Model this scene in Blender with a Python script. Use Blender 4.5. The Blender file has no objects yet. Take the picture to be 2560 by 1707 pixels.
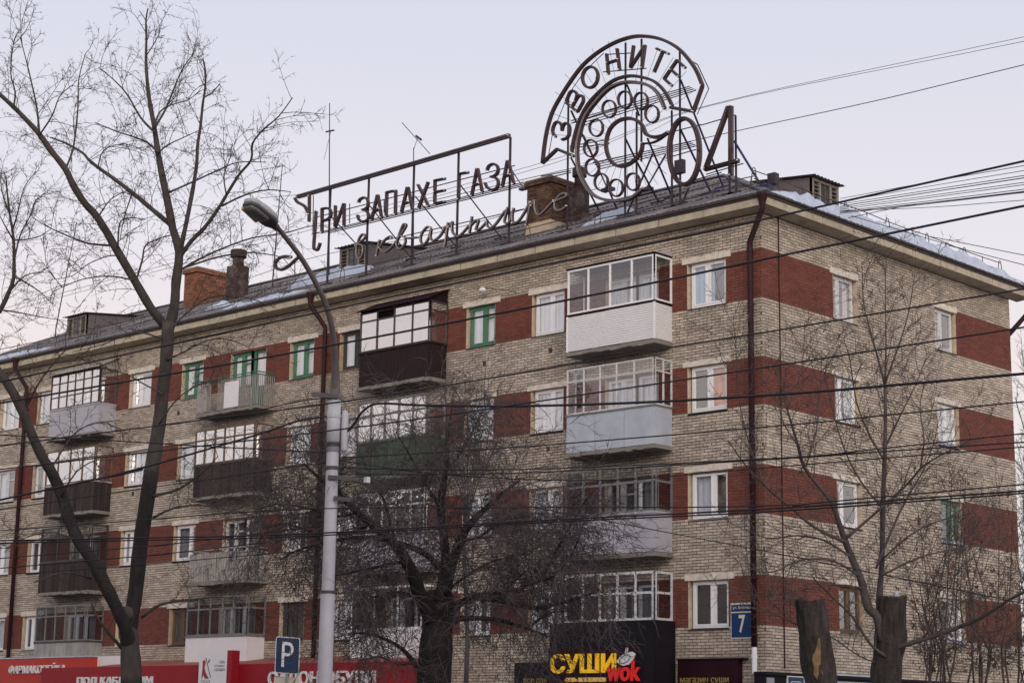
import bpy, bmesh, math, random
from mathutils import Vector, Matrix
random.seed(7)
# ------------------------------------------------------------------ camera, sky, sun, exposure
sc = bpy.context.scene
COL = sc.collection
YAW, PITCH, ROLL = math.radians(-43.3949), math.radians(11.73846), math.radians(.89858)
FPX = 4664.516                                    # focal length in photograph pixels (2560 wide)
CAM = Vector((27.4347, -38.3448, 1.6))
FW = Vector((math.sin(YAW)*math.cos(PITCH), math.cos(YAW)*math.cos(PITCH), math.sin(PITCH)))
_r = FW.cross(Vector((0, 0, 1))).normalized(); _u = _r.cross(FW)
RT = _r*math.cos(ROLL) + _u*math.sin(ROLL)
UP = -_r*math.sin(ROLL) + _u*math.cos(ROLL)
cd = bpy.data.cameras.new('camera'); cam = bpy.data.objects.new('camera', cd); COL.objects.link(cam)
cd.sensor_width = 36; cd.lens = 36*FPX/2560; cd.clip_start = .1; cd.clip_end = 2000
m = Matrix((RT, UP, -FW)).transposed().to_4x4(); m.translation = CAM; cam.matrix_world = m
sc.camera = cam

SUN_ELEV, SUN_AZ = math.radians(13), math.radians(132)      # low sun behind the photographer, veiled
world = bpy.data.worlds.new('World'); sc.world = world; world.use_nodes = True
nt = world.node_tree; nt.nodes.clear(); L = nt.links.new
def N(t, **k):
    n = nt.nodes.new(t)
    for a, b in k.items(): setattr(n, a, b)
    return n
sky = N('ShaderNodeTexSky', sky_type='NISHITA', sun_disc=False, sun_elevation=SUN_ELEV, sun_rotation=SUN_AZ, air_density=1.0, dust_density=3.0, ozone_density=2.0)
bg1 = N('ShaderNodeBackground'); bg1.inputs[1].default_value = .05
L(sky.outputs[0], bg1.inputs[0])
geo = N('ShaderNodeTexCoord'); sep = N('ShaderNodeSeparateXYZ'); L(geo.outputs['Generated'], sep.inputs[0])
ramp = N('ShaderNodeValToRGB'); L(sep.outputs['Z'], ramp.inputs[0])      # veil of thin high cloud: peach low, lavender high
el = ramp.color_ramp.elements
el[0].position = 0.0; el[0].color = (.66, .60, .59, 1)
el[1].position = 1.0; el[1].color = (.50, .51, .60, 1)
for p, c in ((.12, (.71, .625, .605, 1)), (.19, (.785, .635, .58, 1)), (.25, (.735, .65, .65, 1)), (.37, (.635, .605, .645, 1))):
    e = el.new(p); e.color = c
bg2 = N('ShaderNodeBackground'); bg2.inputs[1].default_value = 1.0; L(ramp.outputs[0], bg2.inputs[0])
add = N('ShaderNodeAddShader'); L(bg1.outputs[0], add.inputs[0]); L(bg2.outputs[0], add.inputs[1])
wo = N('ShaderNodeOutputWorld'); L(add.outputs[0], wo.inputs[0])
sd = bpy.data.lights.new('sun', 'SUN'); sun = bpy.data.objects.new('sun', sd); COL.objects.link(sun)
sd.energy = 1.9; sd.angle = math.radians(60); sd.color = (1, .90, .80)
sdir = Vector((math.sin(SUN_AZ)*math.cos(SUN_ELEV), math.cos(SUN_AZ)*math.cos(SUN_ELEV), math.sin(SUN_ELEV)))
sun.rotation_euler = sdir.to_track_quat('Z', 'Y').to_euler()
vs = sc.view_settings; vs.view_transform = 'Standard'; vs.look = 'None'; vs.exposure = 0.0; vs.gamma = 1; vs.use_curve_mapping = False

# ------------------------------------------------------------------ helpers
def ray(px, py): return FW + RT*((px-1280)/FPX) - UP*((py-853.5)/FPX)
def onY(px, py, y0=0.): d = ray(px, py); return CAM + d*((y0-CAM.y)/d.y)
def onX(px, py, x0=0.): d = ray(px, py); return CAM + d*((x0-CAM.x)/d.x)
def atD(px, py, w): return CAM + ray(px, py)*w
def crop(reg, w):
    s = (reg[2]-reg[0])/w
    return lambda x, y: (reg[0]+x*s, reg[1]+y*s)
EAVE_Z, SLOPE_F, RIDGE_Y, APEX_X = 15.17, .467, 6.49, -5.92
SLOPE_S = SLOPE_F*(RIDGE_Y+.5)/(.5-APEX_X)
def roofz(y): return EAVE_Z + SLOPE_F*(y+.5)
def onRoof(px, py):                                # front slope
    d = ray(px, py); t = (roofz(CAM.y)-CAM.z)/(d.z-SLOPE_F*d.y); return CAM + d*t
def U(a, b): return random.uniform(a, b)

class MB:
    def __init__(s): s.v = []; s.f = []; s.mi = []; s.col = None
    def add(s, vs_, fs, mi=0):
        n = len(s.v); s.v += [tuple(v) for v in vs_]
        s.f += [tuple(i+n for i in f) for f in fs]; s.mi += [mi]*len(fs); return s
    def quad(s, a, b, c, d, mi=0): return s.add((a, b, c, d), ((0, 1, 2, 3),), mi)
    def box(s, a, b, mi=0):
        x0, y0, z0 = (min(a[i], b[i]) for i in range(3)); x1, y1, z1 = (max(a[i], b[i]) for i in range(3))
        return s.add(((x0, y0, z0), (x1, y0, z0), (x1, y1, z0), (x0, y1, z0), (x0, y0, z1), (x1, y0, z1), (x1, y1, z1), (x0, y1, z1)),
                     ((0, 3, 2, 1), (4, 5, 6, 7), (0, 1, 5, 4), (1, 2, 6, 5), (2, 3, 7, 6), (3, 0, 4, 7)), mi)
    def tube(s, pts, r, n=6, caps=True, mi=0, closed=False):
        pts = [Vector(p) for p in pts]; k = len(pts)
        if k < 2: return s
        rs = r if isinstance(r, (list, tuple)) else [r]*k
        t0 = (pts[1]-pts[0]).normalized()
        a = t0.cross(Vector((0, 0, 1)))
        if a.length < 1e-3: a = t0.cross(Vector((1, 0, 0)))
        a.normalize(); vs_ = []
        for i in range(k):
            if closed: t = pts[(i+1) % k]-pts[i-1]
            else: t = pts[min(i+1, k-1)]-pts[max(i-1, 0)]
            if t.length < 1e-9: t = t0
            t = t.normalized(); a = a - t*a.dot(t)
            if a.length < 1e-6: a = t.orthogonal()
            a.normalize(); b = t.cross(a)
            for j in range(n):
                an = 2*math.pi*j/n; vs_.append(pts[i]+(a*math.cos(an)+b*math.sin(an))*rs[i])
        fs = []
        for i in range(k if closed else k-1):
            i2 = (i+1) % k
            for j in range(n):
                j2 = (j+1) % n; fs.append((i*n+j, i*n+j2, i2*n+j2, i2*n+j))
        if caps and not closed:
            fs.append(tuple(range(n-1, -1, -1))); fs.append(tuple((k-1)*n+j for j in range(n)))
        return s.add(vs_, fs, mi)
    def bar(s, a, b, w, h=None, mi=0, upv=(0, 0, 1)):    # rectangular bar from a to b
        a = Vector(a); b = Vector(b); h = h or w; t = (b-a).normalized(); q = t.cross(Vector(upv))
        if q.length < 1e-3: q = t.cross(Vector((0, 1, 0)))
        q.normalize(); p = q.cross(t); q = q*w/2; p = p*h/2
        return s.add((a-q-p, a+q-p, a+q+p, a-q+p, b-q-p, b+q-p, b+q+p, b-q+p),
                     ((0, 1, 2, 3), (7, 6, 5, 4), (0, 4, 5, 1), (1, 5, 6, 2), (2, 6, 7, 3), (3, 7, 4, 0)), mi)
    def ribbon(s, pts, w, d, plane_n=(0, -1, 0), mi=0, closed=False):   # channel section swept along a path in a plane
        pts = [Vector(p) for p in pts]; k = len(pts); nrm = Vector(plane_n); vs_ = []
        for i in range(k):
            if closed: t = pts[(i+1) % k]-pts[i-1]
            else: t = pts[min(i+1, k-1)]-pts[max(i-1, 0)]
            t.normalize(); q = t.cross(nrm).normalized()*w/2
            vs_ += [pts[i]-q, pts[i]+q, pts[i]+q+nrm*d, pts[i]-q+nrm*d]
        fs = []
        for i in range(k if closed else k-1):
            i2 = (i+1) % k
            for j in range(4):
                j2 = (j+1) % 4; fs.append((i*4+j, i*4+j2, i2*4+j2, i2*4+j))
        if not closed: fs += [(3, 2, 1, 0), tuple((k-1)*4+j for j in range(4))]
        return s.add(vs_, fs, mi)
    def mesh(s, name, mats):
        me = bpy.data.meshes.new(name); me.from_pydata(s.v, [], s.f)
        for m_ in (mats if isinstance(mats, (list, tuple)) else [mats]): me.materials.append(m_)
        if any(s.mi): me.polygons.foreach_set('material_index', s.mi)
        if s.col is not None:
            at = me.attributes.new('tint', 'FLOAT', 'FACE'); at.data.foreach_set('value', s.col)
        return me
    def build(s, name, mats, parent=None, smooth=False, kind=None):
        me = s.mesh(name, mats)
        bm = bmesh.new(); bm.from_mesh(me)
        if s.col is None: bmesh.ops.recalc_face_normals(bm, faces=bm.faces)
        bm.to_mesh(me); bm.free()
        if smooth: me.polygons.foreach_set('use_smooth', [True]*len(me.polygons))
        o = link(name, me, parent)
        if kind: o['kind'] = kind
        return o
def link(name, me, parent=None, loc=None, scale=None):
    o = bpy.data.objects.new(name, me); COL.objects.link(o)
    if loc is not None: o.location = loc
    if scale is not None: o.scale = scale
    if parent is not None:
        o.parent = parent; o.matrix_parent_inverse = ROOTINV.get(parent.name, Matrix.Identity(4))
    return o
ROOTINV = {}
def thing(name, label, cat, loc=(0, 0, 0), group=None):
    o = bpy.data.objects.new(name, None); COL.objects.link(o); o.location = loc; o.empty_display_size = .2
    ROOTINV[o.name] = Matrix.Translation(-Vector(loc)); return tag(o, label, cat, group)
def tag(o, label, cat, group=None):
    o['label'] = label; o['category'] = cat
    if group: o['group'] = group
    return o

# ------------------------------------------------------------------ materials
def mat(name, col, rough=.8, var=.15, scale=3., bump=0., bscale=20., metal=0., tint=0., spec=.4, streak=0., dirt=None, dscale=.5, damt=.0, dstreak=1.):
    m_ = bpy.data.materials.new(name); m_.use_nodes = True; t = m_.node_tree; b = t.nodes['Principled BSDF']
    def n(ty, **k):
        q = t.nodes.new(ty)
        for a, c in k.items(): setattr(q, a, c)
        return q
    g = n('ShaderNodeNewGeometry'); pos = g.outputs['Position']
    if streak:
        mp = n('ShaderNodeMapping'); mp.inputs['Scale'].default_value = (1, 1, streak); t.links.new(pos, mp.inputs[0]); pos = mp.outputs[0]
    no = n('ShaderNodeTexNoise'); no.inputs['Scale'].default_value = scale; no.inputs['Detail'].default_value = 6; no.inputs['Roughness'].default_value = .65
    t.links.new(pos, no.inputs['Vector'])
    mr = n('ShaderNodeMapRange'); mr.inputs[1].default_value = .3; mr.inputs[2].default_value = .7; mr.inputs[3].default_value = 1-var; mr.inputs[4].default_value = 1+var
    t.links.new(no.outputs['Fac'], mr.inputs[0])
    fac = mr.outputs[0]
    if tint:
        at = n('ShaderNodeAttribute', attribute_name='tint'); ml = n('ShaderNodeMapRange'); ml.inputs[3].default_value = 1-tint; ml.inputs[4].default_value = 1+tint*.7
        t.links.new(at.outputs['Fac'], ml.inputs[0]); mu = n('ShaderNodeMath', operation='MULTIPLY'); t.links.new(fac, mu.inputs[0]); t.links.new(ml.outputs[0], mu.inputs[1]); fac = mu.outputs[0]
    vm = n('ShaderNodeVectorMath', operation='SCALE'); vm.inputs[0].default_value = col; t.links.new(fac, vm.inputs['Scale'])
    out = vm.outputs[0]
    if dirt:
        n2 = n('ShaderNodeTexNoise'); n2.inputs['Scale'].default_value = dscale; n2.inputs['Detail'].default_value = 7; n2.inputs['Roughness'].default_value = .7
        m3 = n('ShaderNodeMapping'); m3.inputs['Scale'].default_value = (1, 1, dstreak); t.links.new(g.outputs['Position'], m3.inputs[0]); t.links.new(m3.outputs[0], n2.inputs['Vector'])
        m2 = n('ShaderNodeMapRange'); m2.inputs[1].default_value = .48; m2.inputs[2].default_value = .72; m2.inputs[4].default_value = damt; t.links.new(n2.outputs['Fac'], m2.inputs[0])
        mx = n('ShaderNodeMix', data_type='RGBA'); t.links.new(m2.outputs[0], mx.inputs['Factor']); t.links.new(out, mx.inputs['A']); mx.inputs['B'].default_value = (*dirt, 1); out = mx.outputs['Result']
    t.links.new(out, b.inputs['Base Color'])
    b.inputs['Roughness'].default_value = rough; b.inputs['Metallic'].default_value = metal; b.inputs['Specular IOR Level'].default_value = spec
    if bump:
        nb = n('ShaderNodeTexNoise'); nb.inputs['Scale'].default_value = bscale; nb.inputs['Detail'].default_value = 4; t.links.new(g.outputs['Position'], nb.inputs['Vector'])
        bp = n('ShaderNodeBump'); bp.inputs['Strength'].default_value = bump; bp.inputs['Distance'].default_value = .02; t.links.new(nb.outputs['Fac'], bp.inputs['Height']); t.links.new(bp.outputs[0], b.inputs['Normal'])
    return m_
def glass(name, tintc=(.9, .95, 1.), base=.16):
    m_ = bpy.data.materials.new(name); m_.use_nodes = True; t = m_.node_tree; t.nodes.clear()
    tr = t.nodes.new('ShaderNodeBsdfTransparent'); tr.inputs[0].default_value = (*tintc, 1)
    gl = t.nodes.new('ShaderNodeBsdfGlossy'); gl.inputs['Roughness'].default_value = .015; gl.inputs[0].default_value = (.97, .98, 1, 1)
    lw = t.nodes.new('ShaderNodeLayerWeight'); lw.inputs[0].default_value = .5; fr = t.nodes.new('ShaderNodeMath'); fr.operation = 'POWER'; fr.inputs[1].default_value = 4; t.links.new(lw.outputs['Facing'], fr.inputs[0])
    ma = t.nodes.new('ShaderNodeMath'); ma.operation = 'MULTIPLY_ADD'; ma.inputs[1].default_value = .85; ma.inputs[2].default_value = base; ma.use_clamp = True
    no = t.nodes.new('ShaderNodeTexNoise'); no.inputs['Scale'].default_value = 2.2; g = t.nodes.new('ShaderNodeNewGeometry'); t.links.new(g.outputs['Position'], no.inputs['Vector'])
    bp = t.nodes.new('ShaderNodeBump'); bp.inputs['Strength'].default_value = .06; bp.inputs['Distance'].default_value = .05; t.links.new(no.outputs['Fac'], bp.inputs['Height']); t.links.new(bp.outputs[0], gl.inputs['Normal'])
    mx = t.nodes.new('ShaderNodeMixShader'); o = t.nodes.new('ShaderNodeOutputMaterial')
    t.links.new(fr.outputs[0], ma.inputs[0]); t.links.new(ma.outputs[0], mx.inputs[0]); t.links.new(tr.outputs[0], mx.inputs[1]); t.links.new(gl.outputs[0], mx.inputs[2]); t.links.new(mx.outputs[0], o.inputs[0])
    return m_
def emit(name, col, s, rough=.4):
    m_ = mat(name, col, rough, .08); b = m_.node_tree.nodes['Principled BSDF']; b.inputs['Emission Color'].default_value = (*col, 1); b.inputs['Emission Strength'].default_value = s; return m_
M = dict(
 brick=mat('silicate_brick', (.50, .43, .36), .9, .10, 3.5, .3, 60, tint=.22, dirt=(.19, .155, .135), dscale=.75, damt=.5, dstreak=.4, spec=.2),
 mortar=mat('mortar', (.10, .082, .075), .95, .25, 8, .3, 40),
 redbrick=mat('red_painted_brick', (.165, .052, .039), .8, .2, 1.6, .25, 50, tint=.16, dirt=(.30, .12, .085), dscale=5., damt=.35, spec=.3),
 redmortar=mat('red_painted_joint', (.10, .036, .029), .9, .2, 6),
 plaster=mat('cream_plaster', (.56, .46, .35), .9, .2, 5, .3, 30, dirt=(.27, .20, .15), dscale=4, damt=.5),
 lintel=mat('whitewashed_concrete', (.66, .60, .53), .9, .2, 6, .4, 25, dirt=(.28, .23, .19), dscale=5, damt=.5),
 concrete=mat('concrete', (.23, .21, .19), .9, .2, 4, .4, 30, dirt=(.16, .14, .13), dscale=1.5, damt=.6),
 cornice=mat('cornice_concrete', (.44, .385, .30), .9, .18, 5, .35, 25, dirt=(.19, .155, .125), dscale=2.2, damt=.6),
 roofdark=mat('tarred_roof_edge', (.045, .036, .038), .75, .35, 4, .4, 15),
 slate=mat('asbestos_slate', (.17, .16, .172), .9, .25, 2.5, .4, 18, tint=.2, dirt=(.05, .045, .05), dscale=1.3, damt=.7),
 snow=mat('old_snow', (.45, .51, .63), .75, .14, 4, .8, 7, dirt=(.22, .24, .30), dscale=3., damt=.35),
 pvc=mat('white_pvc', (.80, .80, .84), .35, .04, 3), whitepaint=mat('white_paint_worn', (.62, .62, .65), .55, .12, 8, dirt=(.36, .30, .25), dscale=9, damt=.5),
 greenpaint=mat('green_window_paint', (.07, .19, .12), .6, .2, 6), brownwood=mat('brown_window_wood', (.14, .085, .055), .7, .25, 8),
 darkwood=mat('dark_window_frame', (.055, .045, .045), .6, .25, 8),
 greyframe=mat('grey_welded_frame', (.17, .165, .17), .55, .2, 8), palewood=mat('weathered_wood_frame', (.30, .25, .21), .8, .25, 10),
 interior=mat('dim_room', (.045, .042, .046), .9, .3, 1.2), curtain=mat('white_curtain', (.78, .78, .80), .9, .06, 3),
 curtain2=mat('cream_curtain', (.62, .53, .43), .9, .1, 3), curtainblue=mat('blue_roller_blind', (.38, .55, .70), .8, .06, 3), curtainsunset=mat('sunset_reflection_curtain', (.72, .27, .09), .8, .2, 4), curtaindk=mat('grey_net_curtain', (.22, .22, .235), .9, .15, 3),  # the orange one is sunset reflection put into colour, set behind two front panes
 siding=mat('white_vinyl_siding', (.72, .71, .74), .45, .04, 3), bluegrey=mat('blue_grey_sheet', (.40, .44, .52), .45, .1, 2.5, dirt=(.56, .60, .66), dscale=1.2, damt=.5),
 lavgrey=mat('lavender_grey_sheet', (.39, .385, .44), .5, .08, 2.5), choc=mat('dark_brown_corrugated_steel', (.020, .010, .014), .6, .12, 4, spec=.15),
 greensheet=mat('weathered_green_boards', (.055, .085, .058), .8, .3, 5, streak=.15), plank=mat('dark_weathered_planks', (.042, .030, .029), .95, .35, 7, .3, 40, streak=.1, tint=.3),
 asbestos=mat('grey_corrugated_asbestos', (.31, .29, .275), .9, .25, 4, streak=.2, dirt=(.10, .09, .085), dscale=3, damt=.6), pipe=mat('brown_downpipe_paint', (.030, .010, .012), .6, .25, 5, spec=.2),
 greenrail=mat('green_rail_paint', (.06, .16, .11), .6, .2, 8), rodgrey=mat('grey_rods', (.30, .285, .28), .7, .2, 9),
 blackclad=mat('black_cladding', (.013, .011, .016), .6, .2, 2, spec=.12), maroonclad=mat('dark_maroon_cladding', (.024, .006, .011), .6, .2, 2, spec=.12),
 greyclad=mat('grey_cladding_panel', (.33, .33, .38), .5, .06, 2), redclad=mat('red_shop_fascia', (.27, .008, .016), .4, .06, 2), redor=mat('orange_red_shop_fascia', (.42, .032, .02), .4, .06, 2), redtop=mat('faded_red_canopy_top', (.30, .085, .065), .7, .15, 3),
 chimbrick=mat('red_chimney_brick', (.24, .10, .06), .9, .3, 4, .4, 40, tint=.35, dirt=(.08, .05, .045), dscale=2, damt=.5), chimdirty=mat('sooty_chimney_brick', (.115, .066, .045), .9, .35, 4, .4, 40, tint=.45, dirt=(.26, .14, .075), dscale=4, damt=.4), chimortar=mat('chimney_joint', (.10, .07, .055), .95, .2, 8),
 ventpipe=mat('rusty_vent_pipe', (.042, .022, .022), .8, .3, 5, dirt=(.30, .27, .27), dscale=2.4, damt=.5), dormerwood=mat('grey_weathered_boards', (.125, .11, .115), .9, .25, 6, .3, 30, streak=6), dormerframe=mat('dormer_frame_paint', (.22, .195, .165), .8, .25, 8),
 signsteel=mat('sign_channel_paint', (.05, .027, .032), .38, .3, 3, spec=.6), signframe=mat('sign_frame_steel', (.032, .026, .036), .6, .3, 4), bluesteel=mat('blue_painted_strut', (.018, .021, .085), .5, .25, 3), neon=mat('neon_tube_glass', (.20, .175, .175), .12, .1, 4, spec=.8), porcelain=mat('white_insulator', (.75, .73, .75), .3, .05, 3),
 bark=mat('poplar_bark', (.066, .055, .052), .95, .35, 6, .6, 25, streak=.5, dirt=(.045, .037, .037), dscale=1.2, damt=.6), barkdark=mat('dark_wet_bark', (.027, .022, .024), .95, .4, 6, .7, 25, streak=.35), stumpbark=mat('old_stump_bark', (.05, .04, .038), .95, .6, 9, .9, 14, streak=.18, dirt=(.015, .012, .013), dscale=3, damt=.7), twig=mat('poplar_twig', (.060, .044, .038), .9, .3, 3), willowtwig=mat('willow_twig', (.085, .070, .074), .9, .4, 3), youngtwig=mat('young_tree_twig', (.085, .068, .066), .9, .35, 3), seed=mat('dried_seed_cluster', (.16, .07, .045), .9, .4, 8), exposed=mat('exposed_dead_wood', (.30, .19, .10), .9, .4, 9, .6, 20, streak=.12, dirt=(.05, .035, .03), dscale=5, damt=.8),
 lamppole=mat('pale_grey_pole_paint', (.52, .52, .58), .5, .08, 2.5, dirt=(.36, .34, .36), dscale=1.5, damt=.4), armsteel=mat('brown_grey_arm', (.13, .105, .105), .6, .2, 4), lamphead=mat('grey_lamp_housing', (.42, .43, .45), .45, .08, 3), lampdark=mat('dark_lamp_underside', (.075, .07, .08), .5, .2, 4), lampglass=mat('dirty_lamp_glass', (.16, .15, .145), .25, .15, 6), amber=mat('yellowed_lamp_glass', (.60, .36, .10), .3, .1, 5),
 wire=mat('black_cable', (.018, .016, .022), .6, .1, 2), wirethin=mat('grey_wire', (.06, .055, .06), .6, .1, 2), rail=mat('rusty_roof_rail', (.07, .05, .045), .8, .3, 5),
 signblue=mat('blue_sign_face', (.008, .032, .095), .4, .06, 3), plateblue=mat('enamel_blue', (.008, .032, .125), .35, .05, 3), signwhite=mat('white_sign_face', (.72, .72, .75), .4, .04, 3), platecream=mat('cream_enamel', (.62, .58, .50), .4, .06, 3), black=mat('black_print', (.02, .02, .022), .5, .05, 3), greyprint=mat('grey_print', (.25, .25, .27), .5, .05, 3), redprint=mat('red_print', (.35, .02, .03), .5, .05, 3),
 yellow=emit('yellow_lit_letter', (.85, .50, .02), .22), redlit=emit('red_lit_letter', (.62, .02, .02), .22), gold=mat('gold_letter', (.34, .24, .08), .45, .1, 4), goldlit=emit('pale_gold_letter', (.70, .48, .16), .15), whiteletter=mat('white_channel_letter', (.72, .70, .72), .45, .04, 3), letteredge=mat('letter_return', (.22, .12, .02), .5, .1, 3),
 asphalt=mat('asphalt', (.05, .05, .052), .9, .2, 3, .4, 60), paving=mat('paving', (.20, .195, .19), .9, .15, 2, .3, 30), ground=mat('trodden_snow_ground', (.20, .195, .20), .9, .25, .6, .5, 3, dirt=(.08, .07, .065), dscale=.3, damt=.8), kerb=mat('kerb_stone', (.30, .29, .28), .9, .15, 3), paint=mat('road_paint', (.70, .70, .70), .7, .1, 5),
)
GL = glass('window_glass', base=.30); GLC = glass('clear_balcony_glass', (.86, .89, .92), .15); GLB = glass('balcony_glass', (.84, .88, .92), .72); GLD = glass('dusty_balcony_glass', (.62, .65, .68), .07)

def text_mesh(s, shear=0., bold=0.):
    cu = bpy.data.curves.new('t', 'FONT'); cu.body = s; cu.shear = shear; cu.offset = bold; cu.resolution_u = 4; cu.extrude = .03
    o = bpy.data.objects.new('t', cu); COL.objects.link(o); dg = bpy.context.evaluated_depsgraph_get(); me = bpy.data.meshes.new_from_object(o.evaluated_get(dg)); bpy.data.objects.remove(o); bpy.data.curves.remove(cu); return me
TXT = {}
for s_, sh_, bo_ in (('СУШИ', 0, .03), ('wok', .1, .02), ('сеть магазинов', 0, .012), ('магазин суши', 0., 0.), ('все для', 0., 0.), ('ФАРМАКОПЕЙКА', .12, .005), ('ПОД КАБЛУКОМ', 0., .03), ('САЛОН ОБУВИ', 0., .02), ('сеть', 0., 0.), ('обувных', 0., 0.), ('салонов', 0., 0.), ('ПОД', 0., 0.), ('ул. Блюхера', 0., 0.), ('7', 0., .02), ('P', 0., 0.)):
    TXT[(s_, sh_, bo_)] = (text_mesh(s_, sh_, bo_), [max([v.co.x for v in text_mesh(s_[:k+1], 0., bo_).vertices] or [0]) for k in range(len(s_))])
# ------------------------------------------------------------------ ground, road, pavement (below the frame, but the place goes on)
def struct(o): o['kind'] = 'structure'; return o
g = MB(); g.quad((-600, -600, 0), (600, -600, 0), (600, 600, 0), (-600, 600, 0)); struct(g.build('ground', M['ground']))
g = MB(); g.quad((-300, -34, .004), (300, -34, .004), (300, -20, .004), (-300, -20, .004)); struct(g.build('road', M['asphalt']))
g = MB(); g.box((-300, -20, -.05), (300, -19.8, .13)); struct(g.build('kerb', M['kerb']))
g = MB(); g.box((-300, -19.8, -.05), (300, -15, .125)); struct(g.build('pavement', M['paving']))
g = MB()
for i in range(-40, 41): g.quad((i*6, -27.08, .008), (i*6+3, -27.08, .008), (i*6+3, -26.92, .008), (i*6, -26.92, .008))
struct(g.build('road_marking', M['paint']))

# ------------------------------------------------------------------ the apartment building
BL = thing('apartment_building', 'five storey beige silicate brick apartment block with red painted bands and balconies', 'building', (0, 0, 0))
H = 2.8; SILL5, TOP5, WTOP, XL, YB = 12.615, 13.82, 14.87, -40., 12.98
def fz(fl): return (fl-5)*H
FRONT = lambda u, z, d=0.: (u, -d, z)
SIDE = lambda u, z, d=0.: (d, u, z)
WC = dict(A=(-2.35, -1.16), B=(-7.97, -6.82), C=(-10.61, -9.52), G=(-16.25, -15.12), D=(-18.68, -17.58), E=(-24.45, -23.34), F=(-27.5, -26.3), H=(-33.4, -32.25), I=(-36.0, -34.72), J=(-39.3, -38.1))
STACK = {1: (-6.02, -2.95), 2: (-14.55, -11.48), 3: (-22.58, -19.45), 4: (-31.45, -28.35)}
SC = dict(S=(3.28, 4.37), T=(8.53, 9.63))
fopen, sopen = [], []
for fl in (1, 2, 3, 4, 5):
    for k, (a, b) in WC.items(): fopen.append((a-.07, b+.02, SILL5-.03+fz(fl), TOP5+fz(fl)))
    for k, (a, b) in STACK.items():
        fopen.append((a+.75, a+1.85, SILL5+fz(fl), TOP5+fz(fl))); fopen.append((a+1.85, a+2.62, 11.83+fz(fl), TOP5+fz(fl)))
    for k, (a, b) in SC.items(): sopen.append((a-.02, b+.07, SILL5-.03+fz(fl), TOP5+fz(fl)))
    fopen = fopen
bandz = [(12.61+fz(f), 13.86+fz(f)) for f in (1, 2, 3, 4, 5)]
def in_band(u0, u1, z, side):
    for a, b in bandz:
        if a-.001 <= z <= b+.001:
            if side and 4.4 < (u0+u1)/2 < 9.62: return False
            return True
    return False
unit_brick = []
def brick_mesh(tv, mt, name):
    b = MB(); b.box((-.5, -.5, -.5), (.5, .5, .5)); b.col = [tv]*6; return b.mesh(name, mt)
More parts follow.
